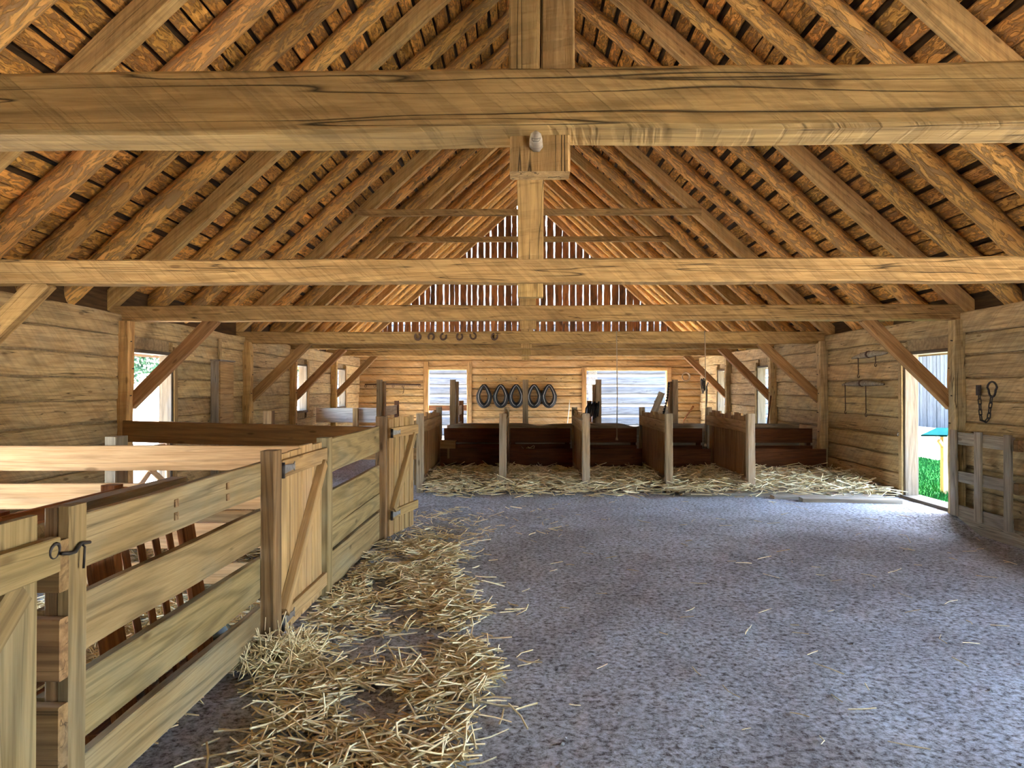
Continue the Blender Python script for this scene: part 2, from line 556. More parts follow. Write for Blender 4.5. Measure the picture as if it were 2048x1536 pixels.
def side_wall(name, X, sgn, label, openings):
    """sgn: +1 when the room lies at +X of the wall (left wall), -1 for the right wall."""
    root = thing(name, (X, (YF + YB) / 2, 0), label, 'wall', kind='structure')
    Xc = X - sgn * THK / 2
    posts = BEAM_Y
    ops = sorted(openings)
    cuts = sorted(set([YF] + posts + [YB]))
    # log spans: between posts, interrupted by openings
    for (a, b) in zip(cuts[:-1], cuts[1:]):
        rows = log_row_heights(-0.22, WALL_TOP, 10)
        if a == YF or b <= 5.7:
            rows = log_row_heights(-0.22, WALL_TOP, 8)
        for ri, (z0, z1) in enumerate(rows):
            zc, h = (z0 + z1) / 2, (z1 - z0)
            spans = [(a + 0.02, b - 0.02)]
            for (o0, o1, oz0, oz1) in ops:
                if z1 > oz0 + 0.05 and z0 < oz1 - 0.05:
                    new = []
                    for (s0, s1) in spans:
                        if o1 <= s0 or o0 >= s1:
                            new.append((s0, s1))
                        else:
                            if o0 - s0 > 0.12: new.append((s0, o0))
                            if s1 - o1 > 0.12: new.append((o1, s1))
                    spans = new
            for (s0, s1) in spans:
                dep = THK + (0.05 if ri == len(rows) - 1 else 0.0)
                off = random.uniform(-0.012, 0.012)
                segs = max(3, int((s1 - s0) / 0.22))
                bar('log', (Xc + off, s0, zc), (Xc + off, s1, zc), dep, h - 0.012, WALL, root, segs=segs,
                    wob=0.02, ch=0.014, freq=1.1)
    # chinking core that closes the joints
    parts = []
    zlev = sorted(set([-0.22, WALL_TOP - 0.03] + [o[2] for o in ops] + [o[3] for o in ops]))
    for z0, z1 in zip(zlev[:-1], zlev[1:]):
        s = [(YF, YB)]
        for (o0, o1, oz0, oz1) in ops:
            if oz0 <= z0 + 1e-4 and oz1 >= z1 - 1e-4:
                new = []
                for (s0, s1) in s:
                    if o1 <= s0 or o0 >= s1: new.append((s0, s1))
                    else: new += [(s0, o0), (o1, s1)]
                s = new
        for (s0, s1) in s:
            if s1 - s0 < 0.01: continue
            g = bar_geo(s1 - s0, THK - 0.10, z1 - z0, 1, 0, 0.001)
            parts.append(xf(g, frame((Xc, s0, (z0 + z1) / 2), (Xc, s1, (z0 + z1) / 2))))
    V, F = merge(parts)
    V = [Vector(v) - Vector((X, (YF + YB) / 2, 0)) for v in V]
    mesh_obj('chinking', V, F, CHINK, root, Matrix.Translation((X, (YF + YB) / 2, 0)))
    xb = X - sgn * 0.17
    bar('eave_light_block', (xb, YF, 2.585), (xb, YB, 2.585), 0.04, 0.37, DECK, root, segs=20, wob=0.01)  # added plank that blocks most light entering between wall top and roof
    # posts below the tie beams
    for y in BEAM_Y:
        px = X + sgn * 0.06
        p = bar('wall_post', (px, y, -0.1), (px, y, TIE_B - 0.01), 0.15, 0.15, SQRAFT if sgn > 0 else WALL, root, up=(0, 1, 0), segs=10, wob=0.02, ch=0.015, freq=2.5)
        # iron spikes driven through the post into the logs
        for k in range(5):
            zz = 0.75 + 0.33 * k
            c = Vector((px + sgn * 0.075, y - 0.03 + 0.05 * (k % 2), zz))
            tube('spike', [c - Vector((sgn * 0.02, 0, 0)), c + Vector((sgn * 0.022, -0.012, 0.004))], 0.007, IRON, p, sides=5)
    return root


L_OPEN = [(2.7, 4.4, -0.22, 2.02), (8.95, 10.10, -0.22, 2.0), (15.36, 16.42, 0.97, 2.04), (18.68, 19.95, 0.97, 2.04)]
R_OPEN = [(1.2, 4.0, -0.22, 2.02), (8.95, 10.12, -0.05, 2.0), (15.42, 16.42, 0.45, 2.0), (18.72, 19.75, 0.45, 2.0)]
wall_left = side_wall('wall_left', XL, 1, 'hewn log side wall behind the animal pens', L_OPEN)
wall_right = side_wall('wall_right', XR, -1, 'hewn log side wall hung with swingletrees and a chain', R_OPEN)

# door and window frames in the side walls
def side_frame(name, X, sgn, op, label, cat):
    y0, y1, z0, z1 = op
    root = thing(name, (X, (y0 + y1) / 2, max(z0, 0)), label, cat, kind='structure')
    Xa, Xb = X + sgn * 0.012, X - sgn * (THK + 0.01)
    xc = (Xa + Xb) / 2
    w = abs(Xa - Xb)
    bar('jamb', (xc, y0 + 0.022, z0), (xc, y0 + 0.022, z1), 0.044, w, JAMB, root, up=(1, 0, 0), segs=4, wob=0.004)
    bar('jamb', (xc, y1 - 0.022, z0), (xc, y1 - 0.022, z1), 0.044, w, JAMB, root, up=(1, 0, 0), segs=4, wob=0.004)
    bar('lintel', (xc, y0, z1 - 0.02), (xc, y1, z1 - 0.02), w, 0.045, JAMB, root)
    if z0 > 0.2:
        bar('sill', (xc, y0, z0 + 0.02), (xc, y1, z0 + 0.02), w + 0.04, 0.05, JAMB, root)
    else:
        bar('threshold', (xc, y0, max(z0, -0.06) + 0.03), (xc, y1, max(z0, -0.06) + 0.03), w + 0.1, 0.1, JAMB, root)
    # casing board on the inside face beside the far jamb
    bar('casing', (X + sgn * 0.02, y1 + 0.05, max(z0, 0)), (X + sgn * 0.02, y1 + 0.05, z1 + 0.08), 0.1, 0.03, GATE if sgn > 0 else WALL, root, up=(1, 0, 0), segs=6, wob=0.008)
    return root


side_frame('door_1', XL, 1, L_OPEN[0], 'wide doorway into the pens out of the side wall', 'door')
side_frame('door_2', XL, 1, L_OPEN[1], 'open doorway in the side wall behind the pens', 'door')
side_frame('window_1', XL, 1, L_OPEN[2], 'open window hole in the pen side wall, before the corner one', 'window')
side_frame('window_2', XL, 1, L_OPEN[3], 'open window hole in the pen side wall next to the back corner', 'window')
side_frame('door_3', XR, -1, R_OPEN[0], 'wide side doorway in the swingletree wall before the lattice half door', 'door')
side_frame('door_4', XR, -1, R_OPEN[1], 'open doorway in the swingletree wall with grass beyond', 'door')
side_frame('window_3', XR, -1, R_OPEN[2], 'tall open window hole in the swingletree wall, before the corner one', 'window')
side_frame('window_4', XR, -1, R_OPEN[3], 'tall open window hole in the swingletree wall at the back corner', 'window')

# heavy sill timber at the foot of the right wall
sillr = bar('trim_1', (XR - 0.02, 4.95, -0.12), (XR - 0.02, 8.9, -0.12), 0.2, 0.26, GREYW, None, segs=14, wob=0.02, ch=0.02)
tag(sillr, 'grey sill timber at the foot of the wall under the lattice half door', 'trim', kind='structure')
sillr = bar('trim_2', (XR - 0.02, 10.15, -0.02), (XR - 0.02, 12.6, -0.02), 0.16, 0.24, GREYW, None, segs=10, wob=0.02, ch=0.02)
tag(sillr, 'grey sill timber at the foot of the wall between doorway and stalls', 'trim', kind='structure')

# ------------------------------------------------------------------ back wall
B_OPEN = [(-2.86, -1.68, -0.22, 2.05), (1.87, 4.28, -0.22, 2.02)]
wb = thing('wall_back', ((XL + XR) / 2, YB, 0), 'log end wall hung with horse collars, slatted gable above', 'wall', kind='structure')
Yc = YB + THK / 2
for ri, (z0, z1) in enumerate(log_row_heights(-0.22, 2.57, 13)):
    zc, h = (z0 + z1) / 2, z1 - z0
    spans = [(XL - 0.2, XR + 0.2)]
    for (o0, o1, oz0, oz1) in B_OPEN:
        if z1 > oz0 + 0.05 and z0 < oz1 - 0.05:
            new = []
            for (s0, s1) in spans:
                if o1 <= s0 or o0 >= s1: new.append((s0, s1))
                else: new += [(s0, o0 - 0.1), (o1 + 0.1, s1)]
            spans = new
    for (s0, s1) in spans:
        bar('log', (s0, Yc, zc), (s1, Yc, zc), THK, h - 0.014, BACKW, wb, segs=max(4, int((s1 - s0) / 0.3)), wob=0.02, ch=0.03, freq=1.0)
parts = []
for (s0, s1, z0, z1) in [(XL - .2, -2.86, -.22, 2.55), (-2.86, -1.68, 2.06, 2.55), (-1.68, 1.87, -.22, 2.55), (1.87, 4.28, 2.04, 2.55), (4.28, XR + .2, -.22, 2.55)]:
    parts.append(xf(bar_geo(s1 - s0, THK - 0.1, z1 - z0, 1, 0, 0.001), frame((s0, 0, (z0 + z1) / 2), (s1, 0, (z0 + z1) / 2))))
V, F = merge(parts)
mesh_obj('chinking', V, F, CHINK, wb, Matrix.Translation((0, Yc, 0)))
# gable boards: rough slabs with waney edges and open slits
x = XL + 0.1
gi = 0
while x < XR - 0.1:
    w = random.choice([0.12, 0.15, 0.17, 0.19, 0.21]) + random.uniform(-0.015, 0.015)
    gap = random.choice([0.008, 0.03, 0.035, 0.045])
    xc = x + w / 2
    zt = roof_z(xc) + 0.22
    if zt > 2.62:
        bar('gable_board', (xc, YB + 0.13 + 0.012 * (gi % 2), 2.44), (xc, YB + 0.13 + 0.012 * (gi % 2), zt), w, 0.028, GABLE, wb, up=(0, 1, 0),
            segs=max(4, int((zt - 2.4) / 0.11)), wob=0.0, waney=0.016, ch=0.003, freq=2.4)
    x += w + gap
    gi += 1
for (o, nm, lb) in ((B_OPEN[0], 'door_5', 'narrow doorway in the back wall with a rail across'), (B_OPEN[1], 'door_6', 'wide doorway in the back wall opening on the pale log building')):
    o0, o1, z0, z1 = o
    r = thing(nm, ((o0 + o1) / 2, YB, 0), lb, 'door', kind='structure')
    for xx in (o0 - 0.06, o1 + 0.06):
        bar('jamb', (xx, YB + 0.08, -0.2), (xx, YB + 0.08, z1 + (0.1 if xx > 0 else 0.25)), 0.15, 0.26, BRACE if xx in (o0 - .06,) else BACKW, r, up=(0, 1, 0), segs=8, wob=0.012, ch=0.015)
    bar('lintel', (o0 - 0.14, YB + 0.09, z1 + 0.06), (o1 + 0.14, YB + 0.09, z1 + 0.06), 0.25, 0.11, BACKW, r, segs=8, wob=0.012)
    if o0 < 0:
        bar('rail', (o0, YB + 0.05, 0.92), (o1, YB + 0.05, 0.92), 0.05, 0.17, REDW, r, segs=4, wob=0.004)

# wall behind the camera (plain, never in view) with a wide doorway
fw = thing('wall_front', ((XL + XR) / 2, YF, 0), 'plank end wall opposite the horse collar wall with a small doorway', 'wall', kind='structure')
parts = []
for (s0, s1, z0, z1) in [(XL - .2, 2.2, -.22, 2.45), (3.4, XR + .2, -.22, 2.45), (2.2, 3.4, 2.0, 2.45)]:
    parts.append(xf(bar_geo(s1 - s0, 0.12, z1 - z0, 1, 0, 0.001), frame((s0, 0, (z0 + z1) / 2), (s1, 0, (z0 + z1) / 2))))
parts.append(([(XL - .3, 0, 2.45), (XR + .3, 0, 2.45), (RX, 0, RZ + .2), (XL - .3, 0.05, 2.45), (XR + .3, 0.05, 2.45), (RX, 0.05, RZ + .2)],
              [(0, 1, 2), (5, 4, 3), (0, 3, 4, 1), (1, 4, 5, 2), (2, 5, 3, 0)]))
V, F = merge(parts)
mesh_obj('boarding', V, F, WALL, fw, Matrix.Translation((0, YF - 0.1, 0)))

# ------------------------------------------------------------------ roof
def roof_pt(side, s, y, off):
    """side -1 left, +1 right; s metres down the slope from the ridge; off above the rafter underside"""
    c, sn = math.cos(ANG), math.sin(ANG)
    return Vector((RX + side * (s * c + off * sn), y, RZ - s * sn + off * c))


SLOPE_LEN = 8.0
CEIL = {}
for side, nm, lab in ((-1, 'ceiling_left', 'roof slope of rough slabs above the pens'), (1, 'ceiling_right', 'roof slope of rough slabs above the doorway wall')):
    root = thing(nm, (RX + side * 3, 9, 4.6), lab, 'roof', kind='structure')
    CEIL[side] = root
    nrm = Vector((side * math.sin(ANG), 0, math.cos(ANG)))
    a = roof_pt(side, -0.25, YF - 0.6, 0.34); b = roof_pt(side, SLOPE_LEN, YF - 0.6, 0.34)
    mid = (a + b) / 2; mid.y = (YF + YB) / 2 + 0.1
    Ln = YB - YF + 1.5
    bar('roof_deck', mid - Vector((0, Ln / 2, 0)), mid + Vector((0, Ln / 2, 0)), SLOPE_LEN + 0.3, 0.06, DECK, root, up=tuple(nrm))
    s = 0.05
    row = 0
    while s < SLOPE_LEN - 0.75:
        w = random.uniform(0.13, 0.23)
        cuts = [YF - 0.4, random.uniform(3.5, 6.5), random.uniform(10.5, 14.5), YB + 0.4]
        for y0, y1 in zip(cuts[:-1], cuts[1:]):
            p0 = roof_pt(side, s + w / 2, y0 + 0.005, 0.262); p1 = roof_pt(side, s + w / 2, y1 - 0.005, 0.262)
            bar('roof_slab', p0, p1, w, 0.035, RBOARD, root, up=tuple(nrm), segs=max(6, int((y1 - y0) / 0.42)), wob=0.006, waney=0.022, ch=0.008, freq=1.6)
        s += w + random.choice([0.02, 0.035, 0.05, 0.07])
        row += 1

# ================================================================== TIMBER FRAME
beam_lab = ['heavy hewn tie beam with a pale wooden peg at its middle', 'golden hewn tie beam next after the pegged beam',
            'dark hewn tie beam braced from the doorway post and pen post', 'tie beam with six horseshoes nailed to its side',
            'tie beam just behind the horseshoe beam', 'tie beam nearest the horse collar wall']
for i, y in enumerate(BEAM_Y):
    t = thing('tie_beam', (RX, y, TIE_B), beam_lab[i], 'beam')
    zb, zt = TIE_B, TIE_T
    if i == 3: zb = 2.29; zt = 2.50
    if i == 0: zt = 2.532
    yc = y + 0.095
    sk = 0.07 if i == 0 else 0.0          # the pegged beam lies slightly askew
    bar('timber', (XL - 0.3, yc + sk, (zb + zt) / 2), (XR + 0.3, yc - sk, (zb + zt) / 2), 0.19, zt - zb, TIE, t, segs=40, wob=0.014, ch=0.012, freq=1.3, seed=3 + i * 5.7)
    # king post, its tenon block below the beam
    k = thing('king_post', (0.055, yc, zt), 'upright king post standing on the ' + ['pegged tie beam, split by a wide crack', 'golden second tie beam', 'dark tie beam braced beside the doorway', 'tie beam with horseshoes',
              'tie beam behind the horseshoe beam', 'tie beam nearest the collar wall'][i], 'post')
    ztop = RZ + 0.03
    if i == 0:
        bar('half_timber', (0.003, yc, zt - 0.01), (0.003, yc, ztop), 0.098, 0.19, TIE, k, up=(0, 1, 0), segs=12, wob=0.008, ch=0.006)
        bar('half_timber', (0.112, yc + 0.004, zt - 0.01), (0.112, yc + 0.004, ztop), 0.104, 0.19, TIE, k, up=(0, 1, 0), segs=12, wob=0.008, ch=0.006)
    else:
        bar('timber', (0.055, yc, zt - 0.01), (0.055, yc, ztop), 0.2, 0.18, TIE, k, up=(0, 1, 0), segs=14, wob=0.012, ch=0.008)
    hb = [0.115, 0.11, 0.10, 0.08, 0.13, 0.10][i]
    bar('tenon_block', (0.055, y + 0.125, zb - hb), (0.055, y + 0.125, zb + 0.02), 0.2, 0.10, TIE, k, up=(0, 1, 0), segs=2, wob=0.004, ch=0.008)
    if i == 0:
        g = tube_geo([(0.046, y + 0.125, zb - 0.035), (0.042, y + 0.07, zb - 0.03), (0.040, y + 0.02, zb - 0.022), (0.039, y - 0.005, zb - 0.016)], [0.022, 0.023, 0.021, 0.008], 7)
        c = Vector((0.04, y + 0.05, zb - 0.03))
        tag(mesh_obj('peg', [Vector(v) - c for v in g[0]], g[1], GREYW, k, Matrix.Translation(c), smooth=True), 'pale rounded wooden peg under the beam')

# braces
br_lab = {1: 'golden second tie beam', 2: 'dark tie beam', 3: 'horseshoe tie beam', 4: 'tie beam behind the horseshoe beam', 5: 'tie beam nearest the collar wall'}
for i in (1, 2, 3, 4, 5):
    y = BEAM_Y[i] + 0.09
    zb = TIE_B if i != 3 else 2.29
    for side, X in ((-1, XL), (1, XR)):
        px = X - side * 0.13
        p0 = Vector((px + side * 0.07, y, 1.30)); p1 = Vector((px - side * 0.99, y, zb + 0.03))
        wh = 'the pen wall' if side < 0 else 'the doorway wall'
        b = bar('brace', p0, p1, 0.11, 0.15, TIE if i == 1 else BRACE, None, segs=6, wob=0.008)
        tag(b, 'slanting brace from %s up to the %s' % (wh, br_lab[i]), 'brace')

# collar ties
for i, z in ((3, 4.58), (4, 4.63)):
    hw = (RZ - z) / SL
    c = bar('collar_tie', (RX - hw - 0.15, BEAM_Y[i] - 0.06, z), (RX + hw + 0.15, BEAM_Y[i] - 0.06, z), 0.06, 0.115, TIE, None, segs=12, wob=0.006)
    tag(c, 'thin collar tie between rafters above the ' + ('horseshoe tie beam' if i == 3 else 'tie beam behind the horseshoe beam'), 'collar tie')

# rafters: squared ones over the tie beams, peeled logs between
ridge = bar('ridge_beam', (RX, YF - 0.3, RZ + 0.12), (RX, YB + 0.3, RZ + 0.12), 0.16, 0.16, SQRAFT, None, segs=30, wob=0.01)
tag(ridge, 'ridge beam running under the peak of the roof', 'beam')
raft = []
marks = [-1.0] + [y + 0.06 for y in BEAM_Y] + [21.5]
for a, b in zip(marks[:-1], marks[1:]):
    raft.append((a, 's'))
    n = 2 if b - a < 2.8 else 3
    for k in range(1, n + 1):
        raft.append((a + (b - a) * k / (n + 1) + random.uniform(-0.06, 0.06), 'r'))
raft.append((21.5, 's'))
for (y, kd) in raft:
    for side in (-1, 1):
        where = 'the pens' if side < 0 else 'the doorway wall'
        yy = y + random.uniform(-0.03, 0.03)
        if kd == 's':
            p0 = roof_pt(side, 0.12, yy, 0.10); p1 = roof_pt(side, SLOPE_LEN - 0.3, yy, 0.10)
            o = bar('squared_rafter', p0, p1, 0.15, 0.20, SQRAFT, CEIL[side], up=(side * math.sin(ANG), 0, math.cos(ANG)), segs=18, wob=0.012, ch=0.01)
            tag(o, 'squared timber rafter on the roof slope above ' + where)
        else:
            r = random.uniform(0.105, 0.13)
            p0 = roof_pt(side, 0.14, yy, 0.125); p1 = roof_pt(side, SLOPE_LEN - 0.3, yy, 0.125)
            o = log('log_rafter', p0, p1, r * 0.86, r * 1.06, RAFT, CEIL[side], sides=14, segs=18, wob=0.03)
            tag(o, 'round peeled log rafter on the roof slope above ' + where)

# ================================================================== FENCES AND PENS
def post(name, x0, x1, y0, y1, z0, z1, mat, parent, wob=0.004, ch=0.006, segs=6):
    """upright timber filling the box x0..x1, y0..y1, z0..z1"""
    xc, yc = (x0 + x1) / 2, (y0 + y1) / 2
    return bar(name, (xc, yc, z0), (xc, yc, z1), x1 - x0, y1 - y0, mat, parent, up=(0, 1, 0), segs=segs, wob=wob, ch=ch)


def rail(name, p0, p1, z0, z1, th, mat, parent, segs=8, wob=0.004):
    """board on edge from (x,y) p0 to p1, between heights z0 and z1"""
    zc = (z0 + z1) / 2
    return bar(name, (p0[0], p0[1], zc), (p1[0], p1[1], zc), th, z1 - z0, mat, parent, segs=segs, wob=wob, ch=0.004)


def nail(parent, c, d, r=0.009, mat=IRON):
    c, d = Vector(c), Vector(d)
    return tube('nail', [c - d * 0.01, c + d * 0.006], r, mat, parent, sides=5)


# aisle fence, section beside the straw
f1 = thing('pen_fence', (-1.44, 3.1, 0), 'four-rail pen fence between the cracked post and the dark gate post', 'fence')
p = post('gate_post', -1.462, -1.425, 2.19, 2.275, -0.05, 1.135, POST, f1)
p2 = post('gate_post', -1.421, -1.380, 2.19, 2.275, -0.05, 1.14, FENCE, f1)
post('gate_post', -1.462, -1.380, 4.0, 4.125, -0.05, 1.152, POST, f1)
RAILS = [(0.904, 1.084), (0.628, 0.819), (0.338, 0.554), (0.096, 0.281)]
for (z0, z1) in RAILS:
    r = rail('rail', (-1.482, 2.20), (-1.478, 4.12), z0, z1, 0.042, FENCE, f1, segs=14, wob=0.006)
for yy in (3.02, 3.55):
    for zz in (1.02, 0.965):
        bar('square_peg', (-1.462, yy, zz), (-1.452, yy, zz), 0.032, 0.032, POST, f1, ch=0.002)

# boarded section
f2 = thing('boarded_pen_fence', (-1.42, 6.2, 0), 'boarded pen fence with one gap, between the two plank gates', 'fence')
post('post', -1.462, -1.380, 5.10, 5.22, -0.05, 1.150, FENCE, f2)
post('post', -1.455, -1.352, 7.10, 7.20, -0.05, 1.226, POST, f2)
for (z0, z1) in ((0.88, 1.13), (0.475, 0.745), (0.315, 0.468), (0.02, 0.29)):
    rail('board', (-1.435, 5.18), (-1.435, 7.12), z0, z1, 0.04, FENCE, f2, segs=12, wob=0.006)


def plank_gate(name, a, b, z0, z1, nb, label, bats, mat=GATE, gap=0.02, proud=0.0, brace=True, out=1):
    """plank gate from ground point a (hinge) to b; faces right of a->b"""
    a, b = Vector((a[0], a[1], 0)), Vector((b[0], b[1], 0))
    d = (b - a).normalized()
    n = Vector((d.y, -d.x, 0)) * out
    t = thing(name, a, label, 'gate')
    Ln = (b - a).length
    w = (Ln - gap * (nb - 1)) / nb
    for i in range(nb):
        c = a + d * (w / 2 + i * (w + gap))
        zt = z1 + random.uniform(-0.012, 0.012)
        bar('plank', c + Vector((0, 0, z0)), c + Vector((0, 0, zt)), w, 0.025, mat, t, up=tuple(n), segs=6, wob=0.003, ch=0.003)
    for (b0, b1) in bats:
        zc = (b0 + b1) / 2
        q0 = a - d * 0.01 + n * 0.028; q1 = b + d * (0.03 + proud) + n * 0.028
        bt = bar('batten', q0 + Vector((0, 0, zc)), q1 + Vector((0, 0, zc)), 0.03, b1 - b0, mat, t, segs=4, wob=0.003, ch=0.003)
        # strap hinge
        h0 = a + d * 0.0 + n * 0.047 + Vector((0, 0, zc)); h1 = h0 + d * 0.19
        V = []
        for (s, hw) in ((0, 0.026), (0.16, 0.016), (0.172, 0.012), (0.19, 0.028)):
            for zz in (-hw, hw):
                V.append(h0 + d * s + Vector((0, 0, zz)))
        V2 = [v + n * 0.006 for v in V]
        F = []
        for k in range(3):
            i0 = 2 * k
            F.append((8 + i0, 8 + i0 + 1, 8 + i0 + 3, 8 + i0 + 2)); F.append((i0, i0 + 2, i0 + 3, i0 + 1))
            F.append((i0, 8 + i0, 8 + i0 + 2, i0 + 2)); F.append((i0 + 1, i0 + 3, 8 + i0 + 3, 8 + i0 + 1))
        F += [(0, 1, 9, 8), (6, 14, 15, 7)]
        c0 = sum((Vector(v) for v in V), Vector()) / 8
        hg = mesh_obj('strap_hinge', [v - c0 for v in V + V2], F, STEEL, bt, Matrix.Translation(c0))
        tag(hg, 'flat grey iron strap hinge with a flared tip')
        hp = a - d * 0.012 + n * 0.045
        tube('hinge_pin', [hp + Vector((0, 0, zc - 0.05)), hp + Vector((0, 0, zc + 0.04))], 0.014, IRON, hg, sides=8)
    if brace:
        q0 = a + d * 0.03 + n * 0.026 + Vector((0, 0, bats[0][1])); q1 = b - d * 0.06 + n * 0.026 + Vector((0, 0, bats[-1][0]))
        bar('diagonal_brace', q0 + n * 0.012, q1 + n * 0.012, 0.05, 0.075, mat, t, segs=3, wob=0.003, ch=0.003, up=(0, 0, 1))
    return t


g2 = plank_gate('plank_gate', (-1.425, 4.15), (-1.425, 5.06), 0.06, 1.125, 4, 'closed plank gate with diagonal brace, hung on the dark fence post', [(0.115, 0.205), (0.985, 1.085)], out=1)
g3 = plank_gate('plank_gate', (-1.345, 7.19), (-1.20, 7.83), 0.03, 1.205, 5, 'plank gate standing ajar into the aisle before the stalls', [(0.20, 0.29), (1.01, 1.11)], gap=0.03, proud=0.03)
# near gate
g1 = thing('board_gate', (-1.42, 1.6, 0), 'weathered board gate hooked shut against the cracked fence post', 'gate')
for k, (y0, y1) in enumerate(((1.15, 1.43), (1.45, 1.75), (1.77, 2.105))):
    bar('plank', (-1.435, (y0 + y1) / 2, 0.03), (-1.435, (y0 + y1) / 2, 1.13), y1 - y0, 0.03, FENCE, g1, up=(1, 0, 0), segs=6, wob=0.003)
bt = rail('batten', (-1.402, 1.15), (-1.402, 2.147), 0.95, 1.06, 0.034, FENCE, g1)
rail('batten', (-1.402, 1.15), (-1.402, 2.12), 0.12, 0.23, 0.034, FENCE, g1)
bar('diagonal_brace', (-1.402, 1.2, 0.24), (-1.402, 2.0, 0.94), 0.03, 0.1, FENCE, g1)
# hook and eye
c = Vector((-1.383, 2.12, 1.02))
pts = [c + Vector((0.004 * math.sin(a), 0.022 * math.cos(a), 0.022 * math.sin(a))) for a in np.linspace(0, 2 * math.pi, 14)[:-1]]
hook = tube('latch_eye', pts, 0.005, IRON, bt, sides=6, closed=True)
pts = [c + Vector((0.012, 0.015, -0.01)), c + Vector((0.014, 0.05, -0.018)), c + Vector((0.012, 0.08, -0.02)), c + Vector((0.012, 0.10, -0.005)), c + Vector((0.012, 0.115, 0.0)), c + Vector((0.012, 0.155, -0.006))]
tube('latch_hook', pts, 0.0055, IRON, bt, sides=6)
c2 = Vector((-1.375, 2.235, 1.018))
tube('latch_pin', [c2, c2 + Vector((0.012, 0, -0.01)), c2 + Vector((0.012, -0.006, -0.075))], 0.004, IRON, p2, sides=6)

# pen partitions across the pens
pa0 = thing('pen_partition', (-3.1, 2.14, 0), 'dark pen partition nailed to the front of the cracked fence post', 'partition')
for (z0, z1) in ((0.889, 1.044), (0.623, 0.808), (0.36, 0.549)):
    rail('rail', (XL + 0.08, 2.165), (-1.384, 2.165), z0, z1, 0.045, POST, pa0, segs=8)
post('post', -3.2, -3.12, 2.19, 2.27, -0.03, 1.12, POST, pa0)

pa = thing('pen_partition', (-3.2, 4.95, 0), 'bright fresh pine pen partition ending at the plank gate', 'partition')
for (z0, z1) in ((0.935, 1.106), (0.668, 0.845), (0.40, 0.575), (0.155, 0.30)):
    rail('rail', (XL + 0.03, 4.93), (-1.47, 4.99), z0, z1, 0.04, PINE, pa, segs=10, wob=0.006)
post('post', -2.90, -2.82, 4.975, 5.13, -0.03, 1.165, GREYW, pa)

pb = thing('pen_partition', (-3.2, 8.75, 0), 'single long brown plank across the pens before the wall doorway', 'partition')
zc0, zc1 = 0.985, 0.90
bar('plank', (XL + 0.1, 8.68, zc0), (-1.53, 8.72, zc1), 0.045, 0.26, mat_wood('varnished_brown_plank', (0.36, 0.19, 0.06, 1), (0.25, 0.12, 0.035, 1), grain=(0.5, 7, 7), crack=0.25, bump=0.2), pb, segs=10, wob=0.005)
post('post', -1.55, -1.46, 8.75, 8.85, -0.03, 1.10, POST, pb)
post('post', -3.2, -3.1, 8.75, 8.85, -0.03, 0.93, POST, pb)

pc = thing('pen_partition', (-3.2, 11.2, 0), 'low pen partition with one tall dark post behind the brown plank', 'partition')
for (z0, z1) in ((0.70, 0.88), (0.40, 0.58)):
    rail('rail', (XL + 0.1, 11.2), (-1.6, 11.2), z0, z1, 0.04, STALL, pc, segs=8)
post('post', -4.06, -3.92, 11.23, 11.37, -0.03, 1.15, POST, pc)
post('post', -1.7, -1.6, 11.23, 11.33, -0.03, 1.0, POST, pc)

pd = thing('pen_partition', (-4.1, 17.0, 0), 'pale board partition lit by the pen wall windows', 'partition')
rail('board', (XL + 0.05, 17.0), (-3.37, 17.0), 0.70, 1.043, 0.04, PALE, pd, segs=8)
rail('board', (XL + 0.05, 17.0), (-3.37, 17.0), 0.33, 0.62, 0.04, PALE, pd, segs=8)
post('post', -3.99, -3.87, 16.87, 16.975, -0.03, 1.04, STALL, pd)
post('post', -3.47, -3.36, 17.025, 17.12, -0.03, 1.02, STALL, pd)

# half gate in the pen doorway
hg = thing('cross_braced_gate', (XL + 0.02, 9.5, 0), 'low gate with crossed braces closing the pen doorway', 'gate')
xg = XL - 0.05
for (z0, z1) in ((0.62, 0.74), (0.08, 0.2)):
    rail('rail', (xg, 9.0), (xg, 10.05), z0, z1, 0.035, PINE, hg)
for yy in (9.05, 10.0):
    bar('stile', (xg + 0.036, yy, 0.03), (xg + 0.036, yy, 0.80), 0.09, 0.03, PINE, hg, up=(1, 0, 0))
bar('cross_brace', (xg + 0.036, 9.1, 0.14), (xg + 0.036, 9.96, 0.68), 0.03, 0.09, PINE, hg)
bar('cross_brace', (xg + 0.068, 9.1, 0.68), (xg + 0.068, 9.96, 0.14), 0.03, 0.09, PINE, hg)

# hay rack behind the near fence
hr = thing('hay_rack', (-1.75, 3.45, 0), 'red-brown slatted hay rack leaning behind the aisle fence', 'hay rack')
def rk(y, t):     # t 0 bottom .. 1 top of the leaning front
    return Vector((-1.62 - 0.15 * t, y, 0.13 + 0.87 * t))
for (y0, y1) in ((2.87, 3.02), (3.63, 3.76)):
    bar('end_board', rk((y0 + y1) / 2, 0), rk((y0 + y1) / 2, 1), y1 - y0, 0.035, REDW, hr, up=(1, 0, 0.3), segs=4, wob=0.005)
for k in range(4):
    yy = 3.13 + 0.13 * k
    bar('slat', rk(yy, 0.04), rk(yy, 0.97), 0.042, 0.02, REDW, hr, up=(1, 0, 0.3), segs=4, wob=0.004)
tp = rk(0, 0.985)
bar('top_rail', (tp.x - 0.05, 2.84, tp.z + 0.025), (tp.x - 0.05, 3.80, tp.z + 0.025), 0.09, 0.05, GREYW, hr, segs=6, wob=0.006)
bp_ = rk(0, 0)
bar('bottom_rail', (bp_.x - 0.05, 2.84, bp_.z - 0.03), (bp_.x - 0.05, 3.80, bp_.z - 0.03), 0.12, 0.06, REDW, hr, segs=6, wob=0.006)
